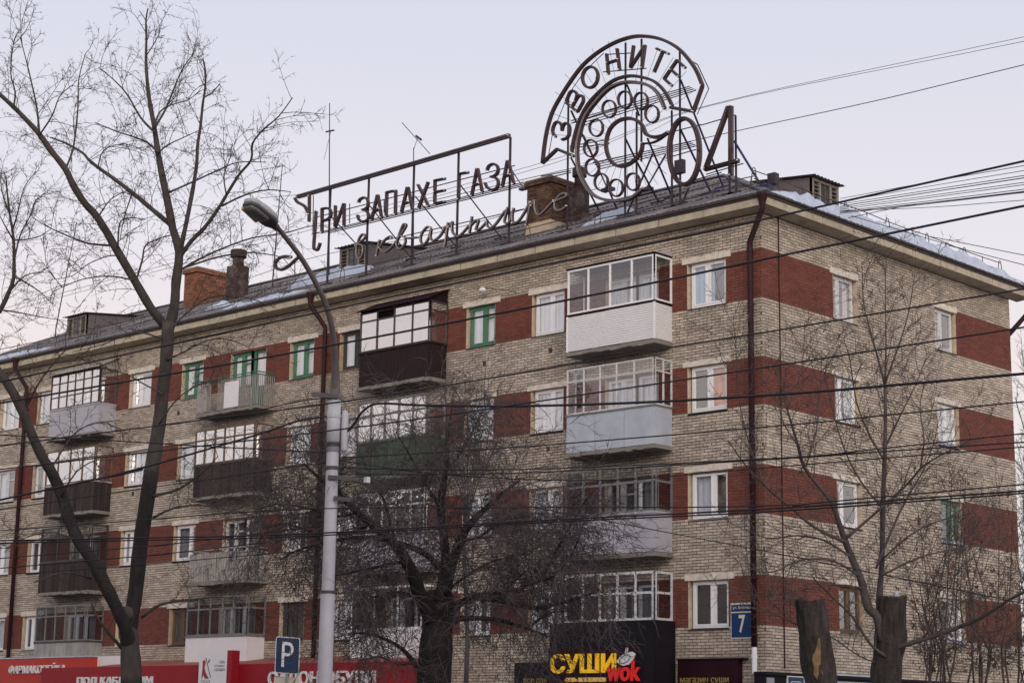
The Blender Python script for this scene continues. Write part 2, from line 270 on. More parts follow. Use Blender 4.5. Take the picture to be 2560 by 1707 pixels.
def build_wall(name, P, u0, u1, z0, z1, openings, side):
    us = sorted({u0, u1, *[o[i] for o in openings for i in (0, 1)], *([4.4, 9.62] if side else [])})
    zs = sorted({z0, z1, *[o[i] for o in openings for i in (2, 3)], *[b for q in bandz for b in q if z0 < b < z1]})
    w = MB()
    for i in range(len(us)-1):
        for j in range(len(zs)-1):
            uc, zc = (us[i]+us[i+1])/2, (zs[j]+zs[j+1])/2
            if any(o[0] < uc < o[1] and o[2] < zc < o[3] for o in openings): continue
            w.quad(P(us[i], zs[j]), P(us[i+1], zs[j]), P(us[i+1], zs[j+1]), P(us[i], zs[j+1]), 1 if in_band(us[i], us[i+1], zc, side) else 0)
    DP = -.32
    for a, b, c, d in openings:
        w.quad(P(a, c, .012), P(a, d, .012), P(a, d, DP), P(a, c, DP), 2); w.quad(P(b, c, .012), P(b, c, DP), P(b, d, DP), P(b, d, .012), 2)
        w.quad(P(a, d, .012), P(b, d, .012), P(b, d, DP), P(a, d, DP), 2); w.quad(P(a, c, .012), P(a, c, DP), P(b, c, DP), P(b, c, .012), 2)
    wall = w.build(name, [M['mortar'], M['redmortar'], M['plaster']], BL)
    # brickwork, course by course, clipped at the openings
    CH, BLN, J = .0772, .262, .017
    bricks = []; n = int((z1-z0)/CH)
    for k in range(n):
        za, zb = z0+k*CH, z0+(k+1)*CH-.0145; zc = (za+zb)/2
        ivs = [(u0+.002, u1-.002)]
        for o in openings:
            if o[2]-.03 < zc < o[3]+.03:
                nv = []
                for a, b in ivs:
                    if o[1] <= a or o[0] >= b: nv.append((a, b))
                    else:
                        if o[0] > a: nv.append((a, o[0]))
                        if o[1] < b: nv.append((o[1], b))
                ivs = nv
        off = (k % 2)*.131 + U(-.012, .012)
        for a, b in ivs:
            u = math.floor((a-u0-off)/BLN)*BLN+u0+off
            head = False
            while u < b:
                step = BLN/2 if head else BLN
                p, q = max(u, a), min(u+step-J*U(1., 1.6), b)
                if q-p > .035: bricks.append((p, q, za+U(-.003, .003), zb+U(-.004, .003)))
                u += step
    def key(bk):
        c_ = Vector(P((bk[0]+bk[1])/2, bk[2])); return (c_-CAM).length + (30 if bk[2] < 4.6 else 0) - (bk[1]-bk[0])*8
    bricks.sort(key=key)
    tints = [i/5 for i in range(6)]
    wm = [brick_mesh(t_, M['brick'], 'brick') for t_ in tints]; rm = [brick_mesh(t_, M['redbrick'], 'brick') for t_ in tints]
    for (p, q, a, b) in bricks[:300]:
        red = in_band(p, q, (a+b)/2, side); pr = .012 if not red else .006
        c1, c2 = Vector(P(p, a, -.02)), Vector(P(q, b, pr+U(-.003, .003)))
        o = link('brick', random.choice(rm if red else wm), wall, (c1+c2)/2, [abs(x) for x in (c2-c1)])
    st = MB(); cols = []
    for (p, q, a, b) in bricks[300:]:
        red = in_band(p, q, (a+b)/2, side); pr = (.012 if not red else .006)+U(-.004, .003); t_ = random.random(); t_ = t_*t_*(3-2*t_)
        if not red and random.random() < .01: pr = .002
        c = .003
        st.add((P(p, a), P(q, a), P(q, b), P(p, b), P(p+c, a+c, pr), P(q-c, a+c, pr), P(q-c, b-c, pr), P(p+c, b-c, pr)),
               ((4, 5, 6, 7), (0, 1, 5, 4), (1, 2, 6, 5), (2, 3, 7, 6), (3, 0, 4, 7)), 1 if red else 0); cols += [t_]*5
    st.col = cols
    st.build('brickwork', [M['brick'], M['redbrick']], wall, kind='stuff')
    return wall
FW_ = build_wall('front_wall', FRONT, XL, 0., 0., WTOP, fopen, False)
SW_ = build_wall('side_wall', SIDE, 0., YB, 0., WTOP, sopen, True)
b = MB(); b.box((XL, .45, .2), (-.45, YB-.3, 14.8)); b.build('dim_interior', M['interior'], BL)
b = MB(); b.quad((XL, YB, 0), (0, YB, 0), (0, YB, WTOP), (XL, YB, WTOP)); b.quad((XL, 0, 0), (XL, YB, 0), (XL, YB, WTOP), (XL, 0, WTOP)); b.build('rear_wall', M['brick'], BL)

# ------------------------------------------------------------------ windows
def frame_bars(mb, P, rects, d0, d1):
    for (a, b, c, d) in rects: mb.box(P(a, c, d0), P(b, d, d1))
def curtain_panel(name, P, a, b, c, d, dep, mt, parent, amp=.025):
    mb = MB(); n = max(6, int((b-a)/.05)); ph = U(0, 6); pts = []
    for i in range(n+1):
        u = a+(b-a)*i/n; w_ = dep+amp*math.sin(i*1.7+ph)+amp*.5*math.sin(i*.6+ph*2); pts.append((P(u, c, w_), P(u, d, w_)))
    for i in range(n): mb.quad(pts[i][0], pts[i+1][0], pts[i+1][1], pts[i][1])
    return mb.build(name, mt, parent, smooth=True)
def window(P, a, b, c, d, style='pvc', split=.5, cur='full', curmat='curtain', lintel=True, sill=True, open_=False, snow_=False, dep=-.10, label=None):
    fm = {'pvc': 'pvc', 'green': 'greenpaint', 'brown': 'brownwood', 'dark': 'darkwood', 'white': 'whitepaint'}[style]
    w_ = .058; mb = MB(); d0, d1 = dep-.06, dep; m_ = a+(b-a)*split
    frame_bars(mb, P, [(a, b, c, c+w_), (a, b, d-w_, d), (a, a+w_, c+w_, d-w_), (b-w_, b, c+w_, d-w_), (m_-.04, m_+.04, c+w_, d-w_)], d0, d1)
    panes = [(a+w_, m_-.04), (m_+.04, b-w_)]; sash = MB(); s_ = .042
    fr = mb.build('window', M[fm], BL)
    if label: fr['label'] = label
    for i, (p, q) in enumerate(panes):
        z0, z1 = c+w_, d-w_
        frame_bars(sash, P, [(p, q, z0, z0+s_), (p, q, z1-s_, z1), (p, p+s_, z0+s_, z1-s_), (q-s_, q, z0+s_, z1-s_)], d0+.01, d1+.012)
        segs = [(z0+s_, z1-s_)]
        if style != 'pvc' and i == (1 if split >= .5 else 0):
            zt = z1-(z1-z0)*.3; frame_bars(sash, P, [(p+s_, q-s_, zt-.025, zt+.025)], d0+.01, d1+.01); segs = [(z0+s_, zt-.025), (zt+.025, z1-s_)]
        for (e, f) in segs:
            pm = MB(); pm.quad(P(p+s_, e, dep-.03), P(q-s_, e, dep-.03), P(q-s_, f, dep-.03), P(p+s_, f, dep-.03)); pm.build('pane', GL, fr)
    sash.build('sash', M[fm], fr)
    if cur == 'full': curtain_panel('curtain', P, a+.02, b-.02, c+.02, d-.02, dep-.13, M[curmat], fr)
    elif cur == 'left': curtain_panel('curtain', P, a+.02, a+(b-a)*.55, c+.02, d-.02, dep-.13, M[curmat], fr)
    elif cur == 'right': curtain_panel('curtain', P, a+(b-a)*.45, b-.02, c+.02, d-.02, dep-.13, M[curmat], fr)
    elif cur == 'sides':
        for p, q in ((a+.02, a+(b-a)*.3), (b-(b-a)*.32, b-.02)): curtain_panel('curtain', P, p, q, c+.02, d-.02, dep-.13, M[curmat], fr)
    if sill:
        sm = MB(); sm.add((P(a-.06, c-.01, dep), P(b+.06, c-.01, dep), P(b+.06, c-.045, .045), P(a-.06, c-.045, .045), P(a-.06, c-.065, .045), P(b+.06, c-.065, .045), P(b+.06, c-.04, dep), P(a-.06, c-.04, dep)), ((0, 1, 2, 3), (3, 2, 5, 4), (4, 5, 6, 7), (0, 3, 4, 7), (1, 6, 5, 2))); sm.build('sill', M['roofdark' if random.random() < .5 else 'concrete'], fr)
    if snow_:
        sm = MB(); n = 8
        for i in range(n):
            u = a+(b-a)*i/n; u2 = a+(b-a)*(i+1)/n; h = U(.05, .12); sm.box(P(u, c-.03, dep+.013), P(u2, c+h*.6, .03+U(-.01, .02)))
        sm.build('snow_on_sill', M['snow'], fr)
    if lintel:
        lm = MB(); e0, e1 = a-U(.15, .24), b+U(.12, .22); n = 10; top, bot = [], []
        for i in range(n+1):
            u = e0+(e1-e0)*i/n; top.append((u, d+.165+U(-.014, .014))); bot.append((u, d+.012+U(-.006, .004)))
        for i in range(n):
            lm.add((P(*bot[i], .03), P(*bot[i+1], .03), P(*top[i+1], .03), P(*top[i], .03), P(*bot[i], -.02), P(*bot[i+1], -.02), P(*top[i+1], -.02), P(*top[i], -.02)), ((0, 1, 2, 3), (0, 4, 5, 1), (3, 2, 6, 7)))
        lm.quad(P(*bot[0], .03), P(*top[0], .03), P(*top[0], -.02), P(*bot[0], -.02)); lm.quad(P(*bot[n], .03), P(*top[n], .03), P(*top[n], -.02), P(*bot[n], -.02))
        lm.build('lintel', M['lintel'], fr)
    return fr
WS = {('A', 5): dict(split=.46, cur='left', curmat='curtainblue'), ('A', 4): dict(split=.5, cur='right', curmat='curtainsunset'), ('A', 3): dict(split=.58, cur='left'), ('A', 2): dict(split=.55, cur='none'),  # orange panel in A on floor four paints the sunset reflected in its glass
      ('B', 5): dict(split=.55), ('B', 4): dict(split=.6), ('B', 3): dict(split=.55), ('B', 2): dict(split=.6, cur='sides'),
      ('C', 5): dict(style='green', split=.55), ('C', 4): dict(split=.5), ('C', 3): dict(split=.5), ('C', 2): dict(split=.5, cur='sides'),
      ('G', 5): dict(style='dark', split=.55), ('G', 4): dict(), ('G', 3): dict(), ('G', 2): dict(cur='sides'),
      ('D', 5): dict(style='green', split=.55), ('D', 4): dict(split=.6), ('D', 3): dict(split=.5, cur='sides'), ('D', 2): dict(style='dark', cur='none'),
      ('E', 5): dict(style='green', split=.55), ('E', 4): dict(split=.5), ('E', 3): dict(split=.7, cur='left', curmat='curtaindk'), ('E', 2): dict(style='brown', cur='none'),
      ('F', 5): dict(split=.4), ('F', 4): dict(split=.45), ('F', 3): dict(split=.35, cur='left'), ('F', 2): dict(cur='sides'),
      ('H', 5): dict(split=.5), ('H', 4): dict(split=.5, cur='right', curmat='curtainsunset'), ('H', 3): dict(split=.5, cur='none'), ('H', 2): dict(split=.4, cur='none'), ('I', 5): dict(), ('I', 4): dict(style='white', cur='sides'), ('I', 3): dict(), ('I', 2): dict()}  # H on floor four has the same painted sunset reflection
for fl in (1, 2, 3, 4, 5):
    for k, (a, b_) in WC.items():
        q = dict(WS.get((k, fl), {}))
        if fl == 1: q.setdefault('cur', 'none')
        window(FRONT, a, b_, SILL5+fz(fl), TOP5+fz(fl)-.01, **q)
    for i, (a, b_) in STACK.items():
        st_ = 'green' if (i, fl) == (3, 5) else ('pvc' if (i*3+fl) % 3 else 'white')
        window(FRONT, a+.78, a+1.85, SILL5+fz(fl), TOP5+fz(fl)-.01, style=st_, lintel=False, cur='full' if fl > 3 else ('sides' if (i+fl) % 2 else 'none'), curmat='curtain' if fl > 3 else 'curtain2')
        dm = MB(); p, q, c, d = a+1.85, a+2.60, 11.84+fz(fl), TOP5+fz(fl)-.01; fm = M['greenpaint' if st_ == 'green' else 'pvc']
        frame_bars(dm, FRONT, [(p, p+.09, c, d), (q-.09, q, c, d), (p+.09, q-.09, c, c+.75), (p+.09, q-.09, d-.09, d)], -.16, -.10)
        do = dm.build('balcony_door', fm, BL); pm = MB(); pm.quad(FRONT(p+.09, c+.75, -.13), FRONT(q-.09, c+.75, -.13), FRONT(q-.09, d-.09, -.13), FRONT(p+.09, d-.09, -.13)); pm.build('pane', GL, do)
        curtain_panel('curtain', FRONT, p+.05, q-.05, c+.7, d-.02, -.24, M['curtain' if fl > 3 else 'curtaindk'], do)
SSS = {('S', 5): dict(style='white', split=.3, cur='sides', curmat='curtain2'), ('S', 4): dict(split=.3, cur='sides'), ('S', 3): dict(split=.3, cur='none'), ('S', 2): dict(style='brown', cur='none'), ('T', 5): dict(split=.4, cur='left', style='white'), ('T', 4): dict(split=.5, snow_=True), ('T', 3): dict(style='green', split=.6, cur='sides', snow_=True), ('T', 2): dict(split=.5, cur='none', snow_=True)}
for fl in (1, 2, 3, 4, 5):
    for k, (a, b_) in SC.items(): window(SIDE, a, b_, SILL5+fz(fl), TOP5+fz(fl)-.01, **dict(SSS.get((k, fl), dict(cur='none'))))

# ------------------------------------------------------------------ balconies
DEP = .74
def rr_cell(mb, P, o, i, r, d0, d1):      # flat frame ring between an outer rectangle and a rounded inner one
    n = 4; inner = []
    a, b, c, d = i
    for (cx, cz, s) in ((a+r, c+r, 180), (b-r, c+r, 270), (b-r, d-r, 0), (a+r, d-r, 90)):
        for k in range(n+1): an = math.radians(s+90*k/n); inner.append((cx+r*math.cos(an), cz+r*math.sin(an)))
    oc = [(o[0], o[2]), (o[1], o[2]), (o[1], o[3]), (o[0], o[3])]; m_ = n+1
    for q in range(4):
        arc = inner[q*m_:(q+1)*m_]; nx = inner[((q+1) % 4)*m_]
        for k in range(n): mb.add((P(*oc[q], d1), P(*arc[k], d1), P(*arc[k+1], d1)), ((0, 1, 2),))
        mb.add((P(*oc[q], d1), P(*arc[-1], d1), P(*nx, d1), P(*oc[(q+1) % 4], d1)), ((0, 1, 2, 3),))
    k = len(inner)
    for q in range(k): mb.quad(P(*inner[q], d1), P(*inner[(q+1) % k], d1), P(*inner[(q+1) % k], d0), P(*inner[q], d0))
def glazing(B, P, a, b, c, d, cols, rows, bw, fmat, pmat, rad=0., skip=()):
    us = [a+(b-a)*t for t in cols]; zs = [c+(d-c)*t for t in rows]; mb = MB()
    for i in range(len(us)-1):
        for j in range(len(zs)-1):
            o = (us[i], us[i+1], zs[j], zs[j+1]); h = bw/2; il = bw if i == 0 else h; ir = bw if i == len(us)-2 else h; ib = bw if j == 0 else h; it = bw if j == len(zs)-2 else h
            n_ = (o[0]+il, o[1]-ir, o[2]+ib, o[3]-it); rr_cell(mb, P, o, n_, max(rad, .004), -.02, .025)
            if (i, j) in skip: continue
            pm = MB(); tw = U(-.004, .004); pm.quad(P(n_[0]-.01, n_[2]-.01, tw), P(n_[1]+.01, n_[2]-.01, -tw), P(n_[1]+.01, n_[3]+.01, -tw), P(n_[0]-.01, n_[3]+.01, tw)); pm.build('pane', pmat, B)
    return mb.build('glazing_frame', fmat, B)
def slab(B, a, b, z, dep=DEP):
    mb = MB(); n = 16
    for i in range(n):
        u, u2 = a-.05+(b-a+.1)*i/n, a-.05+(b-a+.1)*(i+1)/n; mb.box((u, -dep-.03+U(-.02, .02), z-.10+U(-.025, .012)), (u2, 0, z+U(-.012, .004)))
    return mb.build('slab', M['concrete'], B)
def corr(B, P, a, b, c, d, mt, wl=.075, amp=.012, name='corrugated_sheet', horiz=False):
    mb = MB(); n = int((b-a)/wl)*3
    pts = [(a+(b-a)*i/n, amp*math.sin(i*2*math.pi/3)) for i in range(n+1)]
    for i in range(n): mb.quad(P(pts[i][0], c, pts[i][1]), P(pts[i+1][0], c, pts[i+1][1]), P(pts[i+1][0], d, pts[i+1][1]), P(pts[i][0], d, pts[i][1]))
    mb.quad(P(a, c, -.02), P(b, c, -.02), P(b, d, -.02), P(a, d, -.02))
    return mb.build(name, mt, B)
def panels(B, P, a, b, c, d, n, mt, gapmat=None):
    for i in range(n):
        u, u2 = a+(b-a)*i/n, a+(b-a)*(i+1)/n; mb = MB(); mb.box(P(u+.008, c, -.012), P(u2-.008, d, .004+U(0, .006))); mb.build('parapet_panel', mt, B)
    mb = MB(); mb.box(P(a, c+.01, -.03), P(b, d-.01, -.016)); mb.build('parapet_backing', M['darkwood'], B)
_slat = {}
def slats(B, P, a, b, c, d, n, mt, key):
    h = (d-c)/n
    for k in range(n):
        if (key, 0) not in _slat:
            mb = MB(); mb.add((P(a, 0, 0), P(b, 0, 0), P(b, h*.22, .016), P(a, h*.22, .016), P(b, h*.9, .012), P(a, h*.9, .012), P(b, h, 0), P(a, h, 0)), ((0, 1, 2, 3), (3, 2, 4, 5), (5, 4, 6, 7))); _slat[(key, 0)] = mb.mesh('slat', mt)
        link('slat', _slat[(key, 0)], B, (0, 0, c+k*h))
def planks(B, P, a, b, c, d, w, mt, key, side):
    n = int((b-a)/w); ms = []
    for t_ in range(4):
        mb = MB(); q = (b-a)/n
        o_ = Vector(P(0, 0, 0)); mb.box(Vector(P(.006, 0, -.012))-o_, Vector(P(q-.006, d-c, .012))-o_); mb.col = [t_/3]*6; ms.append(mb.mesh('plank', mt))
    for i in range(n):
        p = Vector(P(a+(b-a)*i/n, c, U(-.006, .006))); link('plank', random.choice(ms), B, p)
    mb = MB(); mb.box(P(a, c+.03, -.04), P(b, d-.03, -.02)); mb.build('parapet_backing', M['darkwood'], B)
GRID5 = [0, .205, .4, .6, .8, 1]
def balcony(i, fl, par, glz, roof=None, label=None):
    a, b = STACK[i]; dz = fz(fl); z0, z1, z2 = 11.76+dz, 12.78+dz, 14.06+dz
    B = bpy.data.objects.new('balcony', None); COL.objects.link(B); B.parent = BL
    if label: B['label'] = label
    Pf = lambda u, z, d=0.: (u, -DEP-d, z)
    Pr = lambda u, z, d=0.: (b+d, -DEP+u, z)
    Pl = lambda u, z, d=0.: (a-d, -DEP+u, z)
    sides = ((Pf, a, b, 'f'), (Pr, 0, DEP, 'r'), (Pl, 0, DEP, 'l'))
    slab(B, a, b, 11.75+dz)
    for (P, p, q, s) in sides:
        wide = s == 'f'
        if par[0] == 'slats': slats(B, P, p, q, z0+.01, z1-.04, 15, M[par[1]], (i, fl, s))
        elif par[0] == 'panels': panels(B, P, p, q, z0+.005, z1-.02, par[2] if wide else 1, M[par[1]])
        elif par[0] == 'corr': corr(B, P, p, q, z0-.04, z1, M[par[1]])
        elif par[0] == 'asb': corr(B, P, p, q, z0, z1-.1, M[par[1]], .13, .02)
        elif par[0] == 'planks': planks(B, P, p, q, z0-.05, z1-.02, .128, M[par[1]], (i, fl, s), not wide)
        if glz:
            cols, rows = (glz['cols'], glz['rows']) if wide else (glz.get('scols', [0, 1]), glz['rows'])
            glazing(B, P, p+.01, q-.01, z1+.03, glz.get('top', z2-dz)+dz, cols, rows, glz['bw'], M[glz['mat']], glz.get('glass', GLB), glz.get('rad', 0), glz.get('skip', ()) if wide else ())
    t = MB(); e = .03
    t.box((a-e, -DEP-e, z1-.02), (b+e, -DEP+.03, z1+.03)); t.box((b-.03, -DEP+.03, z1-.02), (b+e, -.002, z1+.03)); t.box((a-e, -DEP+.03, z1-.02), (a+.03, -.002, z1+.03))
    if par[0] != 'rods': t.build('handrail_trim', M[par[3] if len(par) > 3 else 'darkwood'], B)
    if par[0] == 'slats':
        for (x, y) in ((b, -DEP), (a, -DEP)):
            c_ = MB(); c_.box((x-.025, y-.025, z0), (x+.025, y+.025, z1-.02)); c_.build('corner_trim', M['pvc'], B)
    if roof == 'flat':
        r = MB(); r.box((a-.03, -DEP-.05, z2+.012), (b+.03, -.002, z2+.06)); r.build('balcony_roof', M['choc'], B)
        r = MB(); r.add(((b+.012, -DEP, z2+.07), (b+.012, 0, z2+.07), (b+.012, 0, z2+.20)), ((0, 1, 2),)); r.add(((a-.012, -DEP, z2+.07), (a-.012, 0, z2+.07), (a-.012, 0, z2+.20)), ((0, 1, 2),)); r.quad((a-.012, -DEP, z2+.07), (b+.012, -DEP, z2+.07), (b+.012, 0, z2+.20), (a-.012, 0, z2+.20)); r.build('roof_sheet', M['lavgrey'], B)
    if roof == 'shed' or roof == 'shedgrey':
        mt = M['choc'] if roof == 'shed' else M['asbestos']; r = MB(); n = 60
        pts = [(a-.1+(b-a+.2)*k/n, .012*math.sin(k*2.1)) for k in range(n+1)]
        for k in range(n):
            (p, w_), (q, w2) = pts[k], pts[k+1]; r.quad((p, -DEP-.16, z2+.02+w_), (q, -DEP-.16, z2+.02+w2), (q, .0, z2+.46+w2), (p, 0., z2+.46+w_)); r.quad((p, -DEP-.16, z2+.005+w_), (q, -DEP-.16, z2+.005+w2), (q, .0, z2+.445+w2), (p, 0., z2+.445+w_))
        r.build('balcony_roof', mt, B)
        for x in (a, b):
            r = MB(); r.add(((x, -DEP, z2+.01), (x, 0, z2+.01), (x, 0, z2+.42), (x, -DEP, z2+.06)), ((0, 1, 2, 3),)); r.build('roof_gable', mt, B)
    return B
balcony(1, 5, ('slats', 'siding', 0, 'choc'), dict(cols=[0, .245, .5, .75, 1], rows=[0, 1], bw=.05, mat='pvc', glass=GLC), 'flat', 'white glazed balcony clad in white horizontal siding')
balcony(1, 4, ('panels', 'bluegrey', 3, 'greyframe'), dict(cols=[0, .2, .39, .58, .78, 1], rows=[0, .72, 1], bw=.035, mat='whitepaint', scols=[0, .5, 1], glass=GLC), None, 'glazed balcony with blue grey sheet parapet')
balcony(1, 3, ('panels', 'lavgrey', 2, 'lavgrey'), dict(cols=GRID5, rows=[0, .63, 1], bw=.06, mat='greyframe', rad=.05, glass=GLD, skip=((4, 0),)), None, 'balcony with dark rounded panes and lavender grey parapet')
balcony(1, 2, ('panels', 'blackclad', 2, 'blackclad'), dict(cols=GRID5, rows=[0, .56, 1], bw=.06, mat='whitepaint', rad=.06, glass=GLD), None, 'balcony with white rounded panes above the black shop box')
balcony(2, 5, ('corr', 'choc', 0, 'choc'), dict(cols=[0, .25, .5, .76, 1], rows=[0, .77, 1], bw=.045, mat='darkwood', skip=((1, 1),)), 'shed', 'balcony clad in dark brown corrugated steel')
balcony(2, 4, ('corr', 'greensheet', 0, 'greensheet'), dict(cols=[0, .2, .4, .6, .8, 1], rows=[0, .64, 1], bw=.055, mat='greyframe', rad=.05), None, 'balcony with weathered green parapet')
balcony(2, 3, ('panels', 'lavgrey', 2, 'greyframe'), dict(cols=GRID5, rows=[0, .65, 1], bw=.05, mat='whitepaint'))
balcony(2, 2, ('panels', 'siding', 2, 'pvc'), dict(cols=[0, .33, .66, 1], rows=[0, 1], bw=.05, mat='pvc', glass=GLD))
B35 = balcony(3, 5, ('rods',), None, None, 'open balcony with rod fence, green handrail and white sheet')
a, b_ = STACK[3]; r = MB(); zr = 12.86
for p, q in (((a-.3, -DEP, zr), (b_, -DEP, zr)), ((b_, -DEP, zr), (b_, 0, zr)), ((a, -DEP, zr-.08), (b_, -DEP, zr-.08)), ((b_, -DEP, zr-.08), (b_, 0, zr-.08)), ((a, -DEP, zr), (a, 0, zr))): r.bar(p, q, .045, .03)
r.build('handrail', M['greenrail'], B35)
rm_ = MB(); rm_.box((-.012, -.012, 0), (.012, .012, .98)); rme = rm_.mesh('rod', M['rodgrey'])
for k in range(38):
    if 8 < k < 13: continue
    link('rod', rme, B35, (a+(b_-a)*k/37, -DEP, 11.78))
for k in range(9): link('rod', rme, B35, (b_, -DEP+DEP*(k+.5)/9, 11.78))
r = MB(); r.box((a+1.45, -DEP-.03, 11.8), (a+2.2, -DEP-.015, 12.66)); r.build('white_sheet', M['siding'], B35)
r = MB(); r.box((a+.0, -DEP-.03, 11.8), (a+.55, -DEP-.018, 12.6)); r.build('grey_sheet', M['asbestos'], B35)
balcony(3, 4, ('planks', 'plank', 0, 'darkwood'), dict(cols=[0, .165, .335, .5, .665, .83, 1], rows=[0, .7, 1], bw=.045, mat='brownwood', top=13.98), None, 'glazed balcony with dark plank parapet beside the lamp post')
balcony(3, 3, ('asb', 'asbestos', 0, 'rodgrey'), None, None, 'open balcony with stained grey corrugated parapet')
balcony(3, 2, ('panels', 'siding', 1, 'greyframe'), dict(cols=[0, .2, .4, .6, .78, 1], rows=[0, .68, 1], bw=.05, mat='greyframe', rad=.05, glass=GLD), None, 'balcony with grey rounded panes and pale parapet above the red fascia')
balcony(4, 5, ('panels', 'lavgrey', 2, 'lavgrey'), dict(cols=[0, .17, .34, .5, .67, .84, 1], rows=[0, .35, .75, 1], bw=.035, mat='darkwood'), 'shedgrey', 'balcony with many dark small panes, lavender parapet and slate shed roof')
balcony(4, 4, ('planks', 'plank', 0, 'lavgrey'), dict(cols=[0, .25, .5, .75, 1], rows=[0, .68, 1], bw=.045, mat='brownwood'), None, 'brown glazed balcony with plank parapet behind the poplar')
balcony(4, 3, ('planks', 'plank', 0, 'darkwood'), dict(cols=[0, .35, .7, 1], rows=[0, .7, 1], bw=.06, mat='darkwood', glass=GLD))
balcony(4, 2, ('panels', 'asbestos', 3, 'darkwood'), dict(cols=GRID5, rows=[0, .7, 1], bw=.045, mat='greyframe', glass=GLD))

# ------------------------------------------------------------------ cornice, roof, dormers, chimneys
OH = .5
def cornice_piece(pts_in, pts_out, z0=14.87, z1=15.06):
    mb = MB(); j = U(-.008, .008); (a, b), (c, d) = pts_in, pts_out
    mb.add(((*a, z0-.03), (*b, z0-.03), (*d, z0+j), (*c, z0+j), (*a, z1), (*b, z1), (*d, z1+j), (*c, z1+j)), ((0, 1, 2, 3), (7, 6, 5, 4), (3, 2, 6, 7), (0, 4, 5, 1), (0, 3, 7, 4), (1, 5, 6, 2))); mb.build('cornice_slab', M['cornice'], BL)
x = 0.0
cornice_piece(((0, .0), (-.0, .6)), ((OH, -OH), (OH, .6)))
cornice_piece(((-1.5, 0.), (0, -.0)), ((-1.5, -OH), (OH-.006, -OH)))
x = -1.515
while x > XL: cornice_piece(((x-1.465, 0.), (x, 0.)), ((x-1.465, -OH+U(-.006, .006)), (x, -OH))); x -= 1.5
y = .615
while y < YB+.3: cornice_piece(((0, min(y+1.465, YB+.5)), (0, y)), ((OH, min(y+1.465, YB+.5)), (OH, y))); y += 1.5
e = MB()
e.box((XL, -OH-.03, 15.065), (OH+.03, -OH+.35, 15.12)); e.box((XL, -OH-.07, 15.12), (OH+.07, -OH+.3, 15.19)); e.box((OH-.35, -OH+.36, 15.065), (OH+.03, YB+OH, 15.135)); e.box((OH-.3, -OH+.31, 15.136), (OH+.07, YB+OH, 15.188)); e.build('roof_edge', M['roofdark'], BL)
rf = MB(); EZ = 15.12; RZ = roofz(RIDGE_Y)-.05; ey0, ey1 = -.52, YB+.52; ax2 = .52
rf.add(((XL, ey0, EZ), (ax2, ey0, EZ), (APEX_X, RIDGE_Y, RZ), (XL, RIDGE_Y, RZ), (ax2, ey1, EZ), (XL, ey1, EZ)), ((0, 1, 2, 3), (1, 4, 2), (2, 4, 5, 3)))
ROOF = rf.build('roof', M['slate'], BL)
def slate_mesh(w, l, name='slate_sheet', tv=.5):
    mb = MB(); n = 16
    for i in range(n+1):
        x_ = w*i/n; h = .022*math.cos(i*math.pi*2/2.6); mb.v += [(x_, 0, h+.03), (x_, l, h)]
    for i in range(n): mb.f.append((2*i, 2*i+2, 2*i+3, 2*i+1)); mb.mi.append(0)
    mb.col = [tv]*n; return mb
SLW, SLL = 1.1, 1.62
slv = [slate_mesh(SLW+.03, SLL+.06, tv=t/3).mesh('slate_sheet', M['slate']) for t in range(4)]
angF = math.atan(SLOPE_F); cF = math.cos(angF); angS = math.atan(SLOPE_S); cS = math.cos(angS)
def roof_place(mat4, planes, parent):
    corners = [mat4 @ Vector(c) for c in ((0, 0, 0), (SLW, 0, 0), (0, SLL, 0), (SLW, SLL, 0))]
    ins = [[(c-p).dot(n_) > 0 for c in corners] for p, n_ in planes]
    if any(not any(i) for i in ins): return
    if all(all(i) for i in ins):
        o = link('slate_sheet', random.choice(slv), parent); o.matrix_local = mat4; return
    bm = bmesh.new(); bm.from_mesh(random.choice(slv)); bm.transform(mat4)
    for p, n_ in planes: bmesh.ops.bisect_plane(bm, geom=bm.verts[:]+bm.edges[:]+bm.faces[:], plane_co=p, plane_no=n_, clear_inner=True)
    if bm.faces:
        me = bpy.data.meshes.new('slate_sheet'); bm.to_mesh(me); me.materials.clear(); me.materials.append(M['slate']); link('slate_sheet', me, parent)
    bm.free()
hipd = Vector((APEX_X-OH, RIDGE_Y+OH, 0)).normalized(); hn = Vector((-hipd.y, hipd.x, 0))
P0 = Vector((OH, -OH, 0)); Pb = Vector((OH, YB+OH, 0)); hipb = Vector((APEX_X-OH, RIDGE_Y-YB-OH, 0)).normalized(); hnb = Vector((hipb.y, -hipb.x, 0))
if hn.dot(Vector((-20, 0, 0))-P0) < 0: hn = -hn
if hnb.dot(Vector((0, 6, 0))-Pb) < 0: hnb = -hnb
rows_ = int(math.ceil((RIDGE_Y+OH)/cF/SLL))
for r_ in range(rows_):
    s0 = r_*SLL; xx = OH - (r_ % 2)*.0
    while xx > XL+.5:
        xx -= SLW; y0 = -OH-.06+s0*cF
        base = Matrix.Translation((xx+U(-.01, .01), y0, roofz(y0)+.012+U(0, .008))) @ Matrix.Rotation(angF+U(-.004, .004), 4, 'X')
        roof_place(base, [(P0, hn), (Vector((0, RIDGE_Y, 0)), Vector((0, -1, 0)))], ROOF)
for r_ in range(int(math.ceil((OH-APEX_X)/cS/SLL))):
    yy = -OH
    while yy < YB+OH:
        x0 = OH+.06-r_*SLL*cS
        base = Matrix.Translation((x0, yy, EAVE_Z+SLOPE_S*(OH-x0)+.012+U(0, .008))) @ Matrix.Rotation(math.pi/2, 4, 'Z') @ Matrix.Rotation(angS, 4, 'X')
        roof_place(base, [(P0, -hn), (Pb, hnb)], ROOF); yy += SLW
